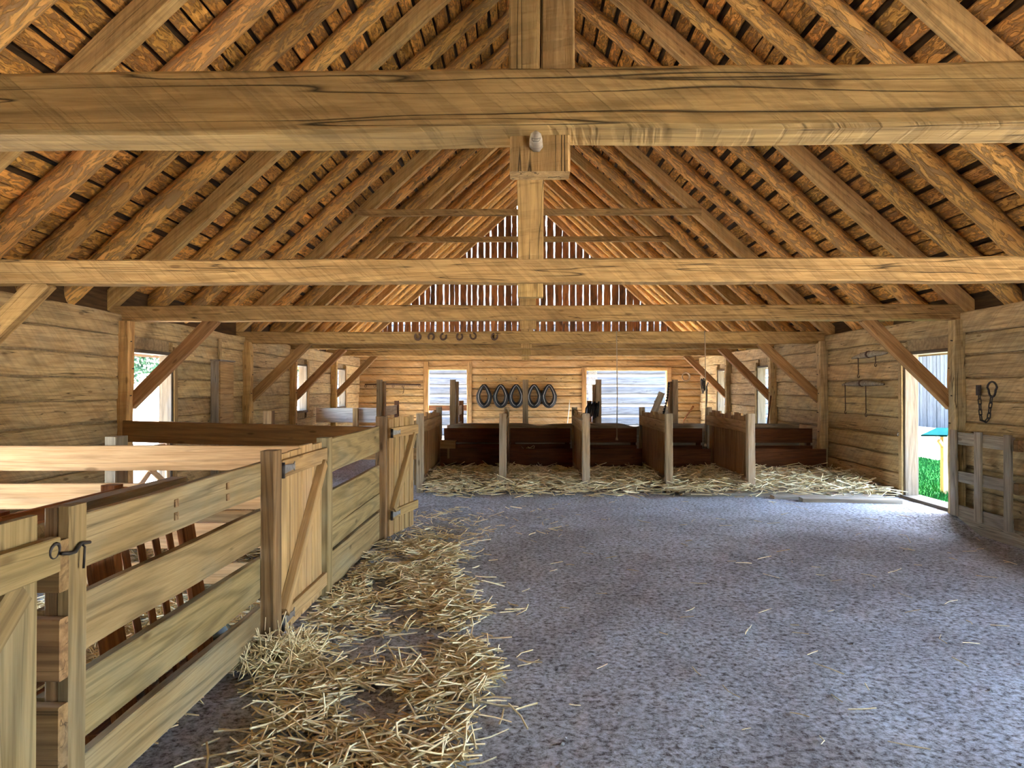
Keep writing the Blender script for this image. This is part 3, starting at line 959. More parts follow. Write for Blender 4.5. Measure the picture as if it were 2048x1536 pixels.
for yy in (2.90, 3.74):
    post('leg', -2.18, -2.10, yy - 0.04, yy + 0.04, -0.02, 1.0, REDW, hr)
    post('foot', -1.71, -1.63, yy - 0.04, yy + 0.04, -0.02, 0.09, REDW, hr)
for zz in (0.90, 0.30):
    bar('back_board', (-2.09, 2.86, zz), (-2.09, 3.78, zz), 0.03, 0.17, REDW, hr, segs=5, wob=0.004)
bar('rack_floor', (-1.86, 2.86, 0.20), (-1.86, 3.78, 0.20), 0.42, 0.03, REDW, hr)

# feed trough in the pen behind the pine partition
ft = thing('feed_trough', (-1.98, 5.4, 0), 'low wooden feed trough with straw behind the pine partition', 'trough')
for yy in (5.22, 5.72):
    bar('side_board', (-2.55, yy, 0.52), (-1.55, yy, 0.52), 0.03, 0.2, PINE, ft, segs=4, wob=0.004)
for xx in (-2.53, -1.57):
    bar('end_board', (xx, 5.24, 0.52), (xx, 5.70, 0.52), 0.03, 0.2, PINE, ft)
    for yy in (5.28, 5.66):
        post('leg', xx - 0.03, xx + 0.03, yy - 0.03, yy + 0.03, -0.02, 0.45, PINE, ft)
bar('trough_floor', (-2.54, 5.47, 0.43), (-1.56, 5.47, 0.43), 0.47, 0.025, PINE, ft)

# rubber feed pan
V, F = [], []
prof = [(0.0, 0.012), (0.11, 0.0), (0.15, 0.13), (0.165, 0.135), (0.155, 0.145), (0.14, 0.13), (0.10, 0.022), (0.0, 0.02)]
SEG = 24
for (r, z) in prof:
    for k in range(SEG):
        a = 2 * math.pi * k / SEG
        V.append((r * math.cos(a), r * math.sin(a), z))
for i in range(len(prof) - 1):
    for k in range(SEG):
        F.append((i * SEG + k, i * SEG + (k + 1) % SEG, (i + 1) * SEG + (k + 1) % SEG, (i + 1) * SEG + k))
pan = mesh_obj('feed_pan', V, F, PANM, None, Matrix.Translation((-1.80, 4.02, 0.01)), smooth=True)
tag(pan, 'round dark rubber feed pan on the straw beside the hay rack', 'pan')

# feed chute on the pen wall
ch_ = thing('feed_chute', (XL + 0.07, 11.6, 0.1), 'tall narrow wooden chute fixed to the pen wall past the doorway', 'chute')
bar('side_board', (XL + 0.067, 11.35, 0.1), (XL + 0.067, 11.35, 1.93), 0.13, 0.03, GREYW, ch_, up=(0, 1, 0), segs=4)
bar('side_board', (XL + 0.067, 11.85, 0.1), (XL + 0.067, 11.85, 1.93), 0.13, 0.03, GREYW, ch_, up=(0, 1, 0), segs=4)
zb = [0.1, 0.45, 0.8, 1.12, 1.4, 1.93]
for z0, z1 in zip(zb[:-1], zb[1:]):
    bar('front_board', (XL + 0.146, 11.34, (z0 + z1) / 2), (XL + 0.146, 11.86, (z0 + z1) / 2), 0.025, z1 - z0 - 0.004, GATE, ch_, ch=0.003)
bar('lid', (XL + 0.09, 11.30, 1.945), (XL + 0.09, 11.90, 1.945), 0.17, 0.025, GREYW, ch_)
bar('upper_strip', (XL + 0.04, 11.6, 1.96), (XL + 0.04, 11.6, 2.3), 0.09, 0.03, WALL, ch_, up=(1, 0, 0), segs=2)

# ================================================================== STALLS
PX = [-1.493, -0.30, 0.90, 2.09, 3.26]
names = ['beside the ajar pen gate', 'second from the ajar pen gate', 'third from the ajar pen gate', 'fourth from the ajar pen gate', 'next to the dark stall by the wall']
for i, X in enumerate(PX):
    t = thing('stall_partition', (X, 11.7, 0), 'boarded stall partition with grey front post, ' + names[i], 'partition', 'stall partitions behind the aisle')
    y0, y1 = 10.42, 12.88
    post('front_post', X - 0.05, X + 0.05, y0, y0 + 0.11, -0.03, 1.14, STALLP, t, wob=0.006)
    post('rear_post', X - 0.045, X + 0.045, y1 - 0.1, y1, -0.03, 1.17, STALLP, t, wob=0.006)
    yy = y0 + 0.115
    while yy < y1 - 0.16:
        w = random.uniform(0.13, 0.2)
        w = min(w, y1 - 0.11 - yy)
        zt = 1.09 + random.uniform(-0.02, 0.05)
        bar('board', (X, yy + w / 2, 0.05), (X, yy + w / 2, zt), w - 0.006, 0.03, STALL, t, up=(1, 0, 0), segs=4, wob=0.004, ch=0.003)
        yy += w
    for s in (-1, 1):
        rail('batten', (X + s * 0.031, y0 + 0.1), (X + s * 0.031, y1 - 0.02), 0.86, 1.03, 0.03, GATE, t, segs=4)
        rail('batten', (X + s * 0.031, y0 + 0.1), (X + s * 0.031, y1 - 0.02), 0.03, 0.22, 0.03, STALLP, t, segs=4)

edges = PX + [XR - 0.02]
mn = ['first stall beside the pen gate', 'second stall, with a heap of hay', 'third stall from the pen gate', 'fourth stall from the pen gate', 'dark stall against the side wall']
for i in range(5):
    x0, x1 = edges[i] + 0.06, edges[i + 1] - (0.06 if i < 4 else 0.09)
    t = thing('manger', ((x0 + x1) / 2, 12.75, 0), 'dark brown board manger at the back of the ' + mn[i], 'manger')
    rail('front_board', (x0, 12.46), (x1, 12.46), 0.17, 0.47, 0.035, MANGER, t, segs=4)
    rail('back_board', (x0, 13.06), (x1, 13.06), 0.53, 0.785, 0.035, MANGER, t, segs=4)
    rail('lower_back_board', (x0, 13.06), (x1, 13.06), 0.17, 0.50 if i < 2 else 0.48, 0.035, MANGER, t, segs=4)
    bar('manger_floor', (x0, 12.76), (x1, 12.76), 0.56, 0.03, MANGER, t) if False else bar('manger_floor', (x0, 12.76, 0.19), (x1, 12.76, 0.19), 0.56, 0.03, MANGER, t)
    for xx in (x0 + 0.05, x1 - 0.05):
        post('leg', xx - 0.04, xx + 0.04, 12.50, 12.58, -0.03, 0.17, MANGER, t)
        post('leg', xx - 0.04, xx + 0.04, 13.09, 13.17, -0.03, 0.76, MANGER, t)
fb = thing('feed_box', (-1.30, 12.36, 0.47), 'small wooden feed box in the corner of the first stall', 'box')
bar('body', (-1.42, 12.40, 0.535), (-1.16, 12.40, 0.535), 0.13, 0.12, STALL, fb, segs=2)
bar('lid', (-1.43, 12.39, 0.605), (-1.15, 12.39, 0.605), 0.17, 0.02, STALL, fb)
bar('bracket', (-1.29, 12.42, 0.30), (-1.29, 12.42, 0.475), 0.04, 0.03, STALL, fb, up=(0, 1, 0))

# ragged plank standing behind the mangers
V, F = [], []
N_ = 120
for i in range(N_ + 1):
    x = -1.4 + 6.4 * i / N_
    zt = 0.865 + 0.025 * mnoise.noise(Vector((x * 2.3, 4.0, 0))) - 0.05 * max(0, math.sin(x * 3.6 + 0.5)) ** 6
    for (yy, zz) in ((13.24, -0.02), (13.28, -0.02), (13.28, zt), (13.24, zt - 0.004)):
        V.append((x, yy, zz))
for i in range(N_):
    for k in range(4):
        F.append((i * 4 + k, i * 4 + (k + 1) % 4, (i + 1) * 4 + (k + 1) % 4, (i + 1) * 4 + k))
F += [(3, 2, 1, 0), tuple(N_ * 4 + k for k in range(4))]
F = [tuple(reversed(f)) for f in F]
rp = mesh_obj('ragged_board', V, F, GREYW)
tag(rp, 'long grey board with a ragged wavy top edge behind the mangers', 'board')

# second row of stalls facing the back wall
RXs = [-2.92, -1.43, 0.04, 1.51, 3.05]
for i, X in enumerate(RXs):
    t = thing('rear_stall_partition', (X, 15.6, 0), ['tall-post partition of the rear stalls, behind the ajar pen gate', 'tall-post rear stall partition before the narrow back doorway', 'tall-post rear stall partition before the horse collars',
              'tall-post rear stall partition draped with dark tack', 'tall-post rear stall partition hung with a bell strap'][i], 'partition')
    post('tall_post', X - 0.055, X + 0.055, 14.6, 14.70, -0.03, 1.68, STALLP, t, wob=0.006)
    s = 1 if X < 0 else -1
    if i != 2:
        post('side_plank', X + s * 0.06, X + s * 0.11, 14.64, 14.80, -0.03, 1.64 if i != 3 else 1.58, POST, t)
    rail('rail', (X, 14.72), (X, 16.6), 0.92, 1.12, 0.035, STALLP, t, segs=4)
    rail('rail', (X, 14.72), (X, 16.6), 0.5, 0.75, 0.035, STALLP, t, segs=4)
    post('short_post', X - 0.05, X + 0.05, 16.6, 16.7, -0.03, 1.22, REDW, t)

# block kerb along the stall fronts
kb = thing('stall_kerb', (1.6, 10.5, 0), 'row of grey wooden blocks edging the stall floor', 'kerb')
x = -1.40
V0, F0 = bar_geo(0.19, 0.16, 0.09, 1, 0, 0.012)
meb = bpy.data.meshes.new('block'); meb.from_pydata(V0, [], F0); meb.materials.append(GREYW)
while x < 5.0:
    if min(abs(x + 0.1 - q) for q in PX) > 0.17:
        o = bpy.data.objects.new('block', meb)
        put(o, Matrix.Translation((x + 0.1, 10.50 + random.uniform(-0.012, 0.012), 0.012 + random.uniform(-0.008, 0.008))) @ Matrix.Rotation(random.uniform(-0.03, 0.03), 4, 'Z'), kb)
    x += 0.2
for k, (yy, x0, x1) in enumerate(((10.22, 2.2, 4.7), (9.98, 3.4, 4.85), (9.74, 3.7, 4.95))):
    o = bar('floor_plank', (x0, yy, 0.02), (x1, yy - 0.05 * k, 0.02), 0.2, 0.05, GREYW, None, segs=6, wob=0.008)
    tag(o, ['long grey plank lying along the kerb of the stalls', 'middle grey plank lying on the floor by the dark stall', 'short outer grey plank lying on the floor by the dark stall'][k], 'plank')

# ================================================================== RIGHT WALL THINGS
ld = thing('lattice_half_door', (5.12, 8.2, 0), 'weathered lattice half door folded back against the wall beside the doorway', 'door')
xg = 5.10
for yy, w in ((8.68, 0.14), (8.22, 0.14), (7.72, 0.14)):
    bar('stile', (xg, yy, 0.0), (xg, yy, 1.01), w * 0.8, 0.035, GREYW, ld, up=(1, 0, 0), segs=5, wob=0.006)
for z0, z1 in ((0.84, 0.985), (0.40, 0.53), (-0.01, 0.13)):
    rail('rail', (xg + 0.035, 7.68), (xg + 0.035, 8.73), z0, z1, 0.03, GREYW, ld, segs=4)
for zz in (0.9, 0.45, 0.08):
    bar('hinge_block', (xg + 0.055, 7.60, zz), (xg + 0.055, 7.67, zz), 0.06, 0.12, POST, ld)


def link_pts(c, ax, side, L, w, n=16):
    ax, side = Vector(ax).normalized(), Vector(side).normalized()
    out = []
    for k in range(n):
        a = 2 * math.pi * k / n
        sx = math.cos(a); sy = math.sin(a)
        out.append(Vector(c) + ax * (sx * w / 2 + (L - w) / 2 * (1 if sx > 0 else -1)) + side * (sy * w / 2))
    return out


cn = thing('harness_chain', (5.2, 8.17, 1.45), 'black iron harness chain with a loop hanging on the wall above the lattice door', 'chain')
XW = XR - 0.045
Pn = Vector((-1, 0, 0))
path = []
for t_ in np.linspace(0, 1, 12):
    # left strand down, bottom, right strand up (y decreases towards the camera)
    if t_ < 0.45:
        u = t_ / 0.45; path.append(Vector((XW, 8.40 - 0.03 * u, 1.44 - 0.30 * u)))
    elif t_ < 0.6:
        u = (t_ - 0.45) / 0.15; path.append(Vector((XW, 8.37 - 0.13 * u, 1.14 - 0.02 * math.sin(u * math.pi))))
    else:
        u = (t_ - 0.6) / 0.4; path.append(Vector((XW, 8.24 - 0.06 * u, 1.14 + 0.26 * u)))
for k in range(len(path) - 1):
    a, b = path[k], path[k + 1]
    d = (b - a).normalized()
    sd = Vector((1, 0, 0)) if k % 2 else d.cross(Vector((1, 0, 0))).normalized()
    tube('link', link_pts((a + b) / 2, d, sd, (b - a).length + 0.014, 0.032), 0.006, IRON, cn, sides=6, closed=True)
pts = [Vector((XW, 8.17 + 0.085 * math.sin(a) * (1.0 if math.cos(a) > 0 else 0.7), 1.49 + 0.085 * math.cos(a))) for a in np.linspace(0, 2 * math.pi, 20)[:-1]]
tube('loop', pts, 0.011, IRON, cn, sides=7, closed=True)
bar('clasp', (XW, 8.41, 1.42), (XW, 8.41, 1.54), 0.07, 0.03, IRON, cn, up=(1, 0, 0), segs=3, wob=0.004, ch=0.01)


def swingletree(y0, y1, z, rods, label, dz=0.0):
    t = thing('swingletree', (XR - 0.06, (y0 + y1) / 2, z), label, 'swingletree')
    xw = XR - 0.07
    n = 11
    pts = [Vector((xw, y0 + (y1 - y0) * k / (n - 1), z + dz * k / (n - 1) + 0.02 * math.sin(math.pi * k / (n - 1)))) for k in range(n)]
    rad = [0.016 + 0.032 * math.sin(math.pi * min(1, max(0, k / (n - 1)))) for k in range(n)]
    wb_ = tube('wooden_bar', pts, rad, GREYW, t, sides=8)
    tube('iron_band', [pts[5] + Vector((0, -0.03, 0)), pts[5] + Vector((0, 0.03, 0))], 0.054, RUST, t, sides=8)
    for (f, ln) in rods:
        k = f * (n - 1); i0 = int(k); b = pts[i0].lerp(pts[min(i0 + 1, n - 1)], k - i0)
        rd = tube('rod', [b + Vector((-0.01, 0, 0.03)), b + Vector((-0.02, 0, 0)), b + Vector((-0.015, 0, -ln))], 0.008, RUST, t, sides=6)
        e = b + Vector((-0.015, 0, -ln))
        hp = [e + Vector((0, 0.028 * math.sin(a), -0.028 + 0.028 * math.cos(a))) for a in np.linspace(0, 1.55 * math.pi, 10)]
        tube('hook', hp, 0.006, RUST, rd, sides=6)
    tube('wall_pin', [pts[3] + Vector((0.09, 0, 0.02)), pts[3] + Vector((-0.03, 0, 0.03))], 0.008, IRON, t, sides=6)
    return t


swingletree(11.55, 10.45, 1.98, ((0.22, 0.28), (0.72, 0.14)), 'upper wooden swingletree with a short hook on the doorway wall', 0.03)
swingletree(11.9, 10.55, 1.56, ((0.1, 0.42), (0.62, 0.45)), 'lower wooden swingletree with two long iron rods on the doorway wall')
# door hook on the jamb
tube_o = tube('door_hook', [(XR - 0.012, 10.2, 0.88), (XR - 0.05, 10.2, 0.88), (XR - 0.055, 10.2, 0.86), (XR - 0.05, 10.2, 0.845), (XR - 0.03, 10.2, 0.85)], 0.006, STEEL, None, sides=6)
tag(tube_o, 'small pale iron hook on the doorway casing', 'hook')
# fork handle leaning at the window post
fk = thing('pitchfork', (5.0, 15.0, 0), 'dark pitchfork leaning on the post beside the tall wall window', 'pitchfork')
tube('handle', [(5.13, 15.12, 1.35), (4.95, 14.95, 0.35)], 0.016, REDW, fk, sides=8)
for k in (-1, 0, 1):
    tube('tine', [(4.95, 14.95, 0.36), (4.94 + 0.01 * abs(k), 14.95 + 0.05 * k, 0.30), (4.90, 14.93 + 0.055 * k, 0.0)], 0.006, IRON, fk, sides=5)

# ================================================================== THINGS ON THE BEAMS
shoe_x = [835, 862, 886.5, 919, 946, 989]
rots = [0.15, 3.0, -0.5, -0.15, 0.45, -0.4]
sl = ['horseshoe nailed open end up at the row end over the pens', 'horseshoe nailed open end down, second in the beam row', 'third horseshoe in the row on the tie beam, tilted',
      'fourth horseshoe in the row on the tie beam, upright', 'fifth horseshoe in the row on the tie beam, tilted high', 'horseshoe standing apart at the row end by the king post']
for k, px in enumerate(shoe_x):
    X = (px - 1047) / 1450 * 12.70
    V, F = [], []
    n = 18
    c, s = math.cos(rots[k]), math.sin(rots[k])
    for i in range(n + 1):
        a = math.radians(-240 + 300 * i / n)
        a = math.radians(120 + 300 * i / n)
        for (r, yy) in ((0.032, 0.0), (0.064, 0.0), (0.064, -0.012), (0.032, -0.012)):
            x, z = r * math.cos(a), r * 1.12 * math.sin(a)
            V.append((c * x - s * z, yy, s * x + c * z))
    for i in range(n):
        for q in range(4):
            F.append((i * 4 + q, (i + 1) * 4 + q, (i + 1) * 4 + (q + 1) % 4, i * 4 + (q + 1) % 4))
    F += [(0, 1, 2, 3), tuple(n * 4 + q for q in (3, 2, 1, 0))]
    zz = 1.5 + (777 - 673) * 12.70 / 1450 + (0.012 if k == 4 else 0)
    o = mesh_obj('horseshoe', V, F, RUST, None, Matrix.Translation((X, 12.70, zz)))
    tag(o, sl[k], 'horseshoe', 'horseshoes on the tie beam')

for (X, zb_, lab) in ((1.62, 0.60, 'thin pull cord with a small knob hanging before the wide back doorway'), (3.15, 0.49, 'thin pull cord hanging before the fourth stall partition')):
    t = thing('pull_cord', (X, 12.64, zb_), lab, 'cord')
    tube('cord', [(X, 12.66, 2.50), (X, 12.62, 2.2), (X + 0.008, 12.62, 1.4), (X, 12.62, zb_ + 0.05)], 0.009, ROPE, t, sides=5)
    tube('knob', [(X, 12.62, zb_ + 0.06), (X, 12.62, zb_ + 0.03), (X, 12.62, zb_)], [0.009, 0.02, 0.024], ROPE, t, sides=8)

# ================================================================== BACK WALL THINGS
hc_lab = ['black horse collar shining white at one side, next to the narrow doorway', 'second black horse collar from the narrow doorway, broad and dark', 'black horse collar in the middle of the five',
          'black horse collar just past the tall middle post', 'black horse collar at the row end towards the wide doorway']
YW = YB - 0.02
for k, px in enumerate((968, 1001.5, 1032.5, 1068, 1098)):
    X = (px - 1047) / 1450 * 21.6
    Zc = 1.5 + (777 - 791) * 21.6 / 1450 - 0.0
    t = thing('horse_collar', (X, YW - 0.06, Zc), hc_lab[k], 'horse collar', 'horse collars on the back wall')

    def tear(ax, az, dy, n=28):
        out = []
        for i in range(n):
            a = 2 * math.pi * i / n
            z = math.cos(a)
            w = math.sin(a) * (1.0 - 0.42 * max(0, z) - 0.0 * z)
            out.append(Vector((X + ax * w, YW - 0.09 + dy, Zc + az * z)))
        return out
    rim = [0.045 + 0.035 * max(0.0, -math.cos(2 * math.pi * i / 28) * 0.5 + 0.5) for i in range(28)]
    tube('padded_body', tear(0.175, 0.30, 0.0), rim, LEATHER, t, sides=10, closed=True)
    tube('hame', tear(0.165, 0.30, -0.068), 0.009, STEEL, t, sides=6, closed=True)
    tube('inner_rim', tear(0.125, 0.25, -0.03), 0.018, LEATHER, t, sides=6, closed=True)
    tube('hanging_peg', [(X, YB + 0.02, Zc + 0.33), (X, YB - 0.17, Zc + 0.345)], 0.017, PINE, t, sides=8)
for k, px in enumerate((973, 1001, 1033, 1068, 1093, 1122, 1145)):
    X = (px - 1047) / 1450 * YB
    tube('spare_peg_hole', [(X, YB + 0.03, 1.79), (X, YB - 0.03, 1.79)], 0.014, IRON, wb, sides=6)

ny_ = thing('neck_yoke', (-3.9, YB - 0.05, 1.6), 'long thin wooden neck yoke hung on the back wall by the pen corner', 'yoke')
tube('wooden_pole', [(-4.75, YW - 0.04, 1.62), (-4.3, YW - 0.04, 1.625), (-3.9, YW - 0.04, 1.63), (-3.4, YW - 0.04, 1.615), (-3.08, YW - 0.04, 1.61)], [0.02, 0.026, 0.03, 0.026, 0.022], RUST, ny_, sides=8)
for xx in (-4.73, -4.45, -3.9, -3.6, -3.1):
    tube('iron_ring', [Vector((xx + 0.03 * math.sin(a), YW - 0.05, 1.57 + 0.035 * math.cos(a))) for a in np.linspace(0, 2 * math.pi, 12)[:-1]], 0.008, RUST, ny_, sides=5, closed=True)
tube('chain_tail', [(-3.6, YW - 0.05, 1.55), (-3.58, YW - 0.05, 1.45), (-3.61, YW - 0.05, 1.34)], 0.010, RUST, ny_, sides=5)

cr = thing('rope_coil', (4.83, YB - 0.04, 1.86), 'small brown coil of rope on the back wall by the wide doorway', 'rope')
for q in range(3):
    tube('turn', [Vector((4.83 + (0.10 + 0.012 * q) * math.sin(a), YW - 0.03 - 0.012 * q, 1.85 + (0.11 + 0.01 * q) * math.cos(a))) for a in np.linspace(0, 2 * math.pi, 20)[:-1]], 0.012, ROPE, cr, sides=6, closed=True)

o = tube('bent_branch', [(5.05, YW - 0.05, 0.98), (4.97, YW - 0.06, 0.86), (4.85, YW - 0.06, 0.70), (4.76, YW - 0.05, 0.55), (4.72, YW - 0.06, 0.02)], [0.03, 0.024, 0.02, 0.018, 0.016], REDW, None, sides=7)
tag(o, 'bent wooden branch handle leaning on the back wall in the corner', 'stick')
o = tube('hanging_cord', [(1.38, YW - 0.03, 1.17), (1.36, YW - 0.04, 0.9), (1.30, YW - 0.03, 0.4)], 0.012, NETM, None, sides=6)
tag(o, 'pale cord hanging on the back wall beside the wide doorway', 'cord')
br = thing('bridle', (5.1, 20.6, 1.4), 'tangled black bridle straps hung in the back corner', 'bridle')
for q in range(7):
    a0 = random.uniform(0, 6)
    pts = []
    for a in np.linspace(0, 2 * math.pi, 16)[:-1]:
        pts.append(Vector((5.14 - 0.02 * q % 0.1, 20.55 + 0.16 * math.sin(a + a0) + 0.05 * (q - 3), 1.58 + random.uniform(-0.03, 0.03) + (0.10 + 0.02 * q) * math.cos(a))))
    tube('strap', pts, 0.014, LEATHER, br, sides=5, closed=True)
tube('rein', [(5.16, 20.5, 1.55), (5.15, 20.45, 1.2), (5.13, 20.5, 0.85), (5.1, 20.35, 0.72)], 0.018, LEATHER, br, sides=5)

# hay net hanging at the wide doorway
net = []
NX, NZ = 6, 16
for j in range(NZ):
    for i in range(NX):
        def q(i_, j_):
            u = i_ / NX; v = j_ / NZ
            return Vector((1.93 + 0.26 * (u - 0.0) + 0.02 * math.sin(v * 9), 21.76 + 0.04 * math.sin(u * 5 + v * 4), 2.03 - 0.9 * v))
        for (a, b) in (((i, j), (i + 1, j + 1)), ((i + 1, j), (i, j + 1))):
            net.append(tube_geo([q(*a), q(*b)], 0.006, 4))
V, F = merge(net)
cN = Vector((2.06, 21.76, 1.5))
o = mesh_obj('hay_net', [Vector(v) - cN for v in V], F, NETM, None, Matrix.Translation(cN))
tag(o, 'pale diamond-mesh hay net hanging in the wide back doorway', 'net')
# dark tack draped over the rear partition
tk = thing('draped_harness', (1.36, 14.6, 1.15), 'dark harness straps draped over the rear stall rail', 'harness')
for q in range(6):
    xs_ = 1.28 + 0.04 * q
    tube('strap', [(xs_, 14.56, 0.88 + 0.03 * (q % 3)), (xs_ + 0.02, 14.55, 1.08), (xs_ + 0.03, 14.58, 1.20 + 0.03 * (q % 2)), (xs_ - 0.02, 14.62, 1.10), (xs_ - 0.03, 14.58, 0.95)], 0.018, LEATHER, tk, sides=5)
# bell strap and slanting board at the far rear partition
bs = thing('bell_strap', (2.86, 14.55, 1.5), 'black strap set with round bells hanging from a tall rear stall post', 'bell strap')
tube('strap', [(2.90, 14.57, 1.62), (2.875, 14.55, 1.3), (2.82, 14.55, 1.05), (2.76, 14.55, 0.9)], 0.014, LEATHER, bs, sides=5)
for q in range(13):
    v = q / 12
    xx = 2.90 - 0.03 * v - 0.11 * v * v
    ctr = Vector((xx, 14.525, 1.60 - 0.68 * v))
    g = tube_geo([ctr + Vector((0, 0, -0.026)), ctr + Vector((0, 0, -0.014)), ctr, ctr + Vector((0, 0, 0.014)), ctr + Vector((0, 0, 0.026))], [0.006, 0.022, 0.026, 0.022, 0.006], 8)
    mesh_obj('bell', [Vector(a) - ctr for a in g[0]], g[1], IRON, bs, Matrix.Translation(ctr), smooth=True)
o = bar('slanting_board', (2.19, 14.5, 0.03), (2.76, 14.5, 1.42), 0.02, 0.13, GREYW, None, up=(0.9, 0, -0.36))
tag(o, 'narrow grey board leaning beside the bell strap', 'board')

# ================================================================== OUTSIDE
# log building behind the barn
lb = thing('log_building', (1.5, 30, G), 'pale weathered log building with white mortar lines, seen through the back doorways', 'building')
Y0 = 26.5
x0, x1 = -8.0, 11.0
z = G
k = 0
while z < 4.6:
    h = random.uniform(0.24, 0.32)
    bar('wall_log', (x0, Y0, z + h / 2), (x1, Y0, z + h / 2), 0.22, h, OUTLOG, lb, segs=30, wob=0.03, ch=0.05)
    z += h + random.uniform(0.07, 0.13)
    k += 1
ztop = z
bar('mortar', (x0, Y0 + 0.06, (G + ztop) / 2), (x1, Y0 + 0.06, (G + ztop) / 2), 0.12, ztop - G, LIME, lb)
for xx in (x0, x1):
    bar('end_wall', (xx, Y0 + 0.1, (G + ztop) / 2), (xx, Y0 + 8, (G + ztop) / 2), 0.2, ztop - G, OUTLOG, lb)
bar('rear_wall', (x0, Y0 + 8, (G + ztop) / 2), (x1, Y0 + 8, (G + ztop) / 2), 0.2, ztop - G, OUTLOG, lb)
for s, yy in ((1, Y0 - 0.5), (-1, Y0 + 8.6)):
    p0 = Vector((x0 - 0.4, yy, ztop - 0.3)); p1 = Vector((x0 - 0.4, Y0 + 4, ztop + 3.6))
    mid = (p0 + p1) / 2
    nrm = Vector((0, -s * 3.9, 4.5)).normalized()
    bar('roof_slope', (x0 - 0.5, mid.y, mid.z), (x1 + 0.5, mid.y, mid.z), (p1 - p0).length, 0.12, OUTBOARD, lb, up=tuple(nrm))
V = [(0, Y0 + 0.0, ztop), (0, Y0 + 8, ztop), (0, Y0 + 4, ztop + 3.4), (0.15, Y0, ztop), (0.15, Y0 + 8, ztop), (0.15, Y0 + 4, ztop + 3.4)]
for xx in (x0, x1 - 0.15):
    mesh_obj('gable', V, [(2, 1, 0), (3, 4, 5), (0, 1, 4, 3), (1, 2, 5, 4), (2, 0, 3, 5)], OUTBOARD, lb, Matrix.Translation((xx, 0, 0)))

# board barn across the yard on the right
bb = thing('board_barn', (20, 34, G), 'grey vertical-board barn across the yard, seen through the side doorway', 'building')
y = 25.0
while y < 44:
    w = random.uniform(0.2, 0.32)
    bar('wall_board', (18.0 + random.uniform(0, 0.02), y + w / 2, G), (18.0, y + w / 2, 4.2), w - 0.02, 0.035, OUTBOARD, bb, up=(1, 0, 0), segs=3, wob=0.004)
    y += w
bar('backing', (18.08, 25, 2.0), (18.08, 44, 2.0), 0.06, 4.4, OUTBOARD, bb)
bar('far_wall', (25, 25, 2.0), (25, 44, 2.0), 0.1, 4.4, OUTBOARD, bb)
for yy in (25.05, 43.95):
    bar('end_wall', (18.1, yy, 2.0), (25, yy, 2.0), 0.1, 4.4, OUTBOARD, bb)
for s, xa in ((1, 17.3), (-1, 25.7)):
    p0 = Vector((xa, 0, 3.8)); p1 = Vector((21.5, 0, 6.8)); mid = (p0 + p1) / 2
    nrm = Vector((-s * 3.0, 0, 4.2)).normalized()
    bar('roof_slope', (mid.x, 24.5, mid.z), (mid.x, 44.5, mid.z), (p1 - p0).length, 0.1, OUTBOARD, bb, up=tuple(nrm))

# sign lectern on the lawn outside the doorway
lc = thing('sign_lectern', (6.83, 11.9, G), 'wooden post lectern with a slanted blue-green top on the lawn outside', 'sign')
post('post', 6.80, 6.90, 11.86, 11.96, G, 0.72, GATE, lc)
bar('top_panel', (6.60, 11.78, 0.74), (6.99, 12.02, 0.84), 0.42, 0.03, TEAL, lc, up=(-0.25, -0.1, 1))
bar('bracket', (6.72, 11.85, 0.66), (6.86, 11.93, 0.52), 0.05, 0.06, GATE, lc)

# grass strip
def blades(name, n, xr, yr, hmin, hmax, mat, label):
    x = rng.uniform(*xr, n); y = rng.uniform(*yr, n)
    a = rng.uniform(0, 2 * math.pi, n); h = rng.uniform(hmin, hmax, n); lx = rng.normal(0, 0.03, n); ly = rng.normal(0, 0.03, n)
    w = 0.008
    V = np.zeros((n, 3, 3))
    V[:, 0, 0] = x - w * np.cos(a); V[:, 0, 1] = y - w * np.sin(a); V[:, 0, 2] = G
    V[:, 1, 0] = x + w * np.cos(a); V[:, 1, 1] = y + w * np.sin(a); V[:, 1, 2] = G
    V[:, 2, 0] = x + lx; V[:, 2, 1] = y + ly; V[:, 2, 2] = G + h
    me = bpy.data.meshes.new(name)
    me.from_pydata(V.reshape(-1, 3).tolist(), [], [(3 * i, 3 * i + 1, 3 * i + 2) for i in range(n)])
    me.materials.append(mat)
    o = bpy.data.objects.new(name, me)
    put(o, Matrix.Identity(4))
    return tag(o, label, 'grass', kind='stuff')


blades('lawn_grass', 26000, (5.75, 9.8), (9.0, 18.5), 0.05, 0.13, GRASS, 'bright green lawn grass outside the side doorway')
V = [(5.7, 8.5, G + 0.01), (9.9, 8.5, G + 0.01), (9.9, 19, G + 0.01), (5.7, 19, G + 0.01)]
o = mesh_obj('lawn', V, [(0, 1, 2, 3)], GRASS)
tag(o, 'green lawn ground outside the side doorway', 'lawn', kind='structure')


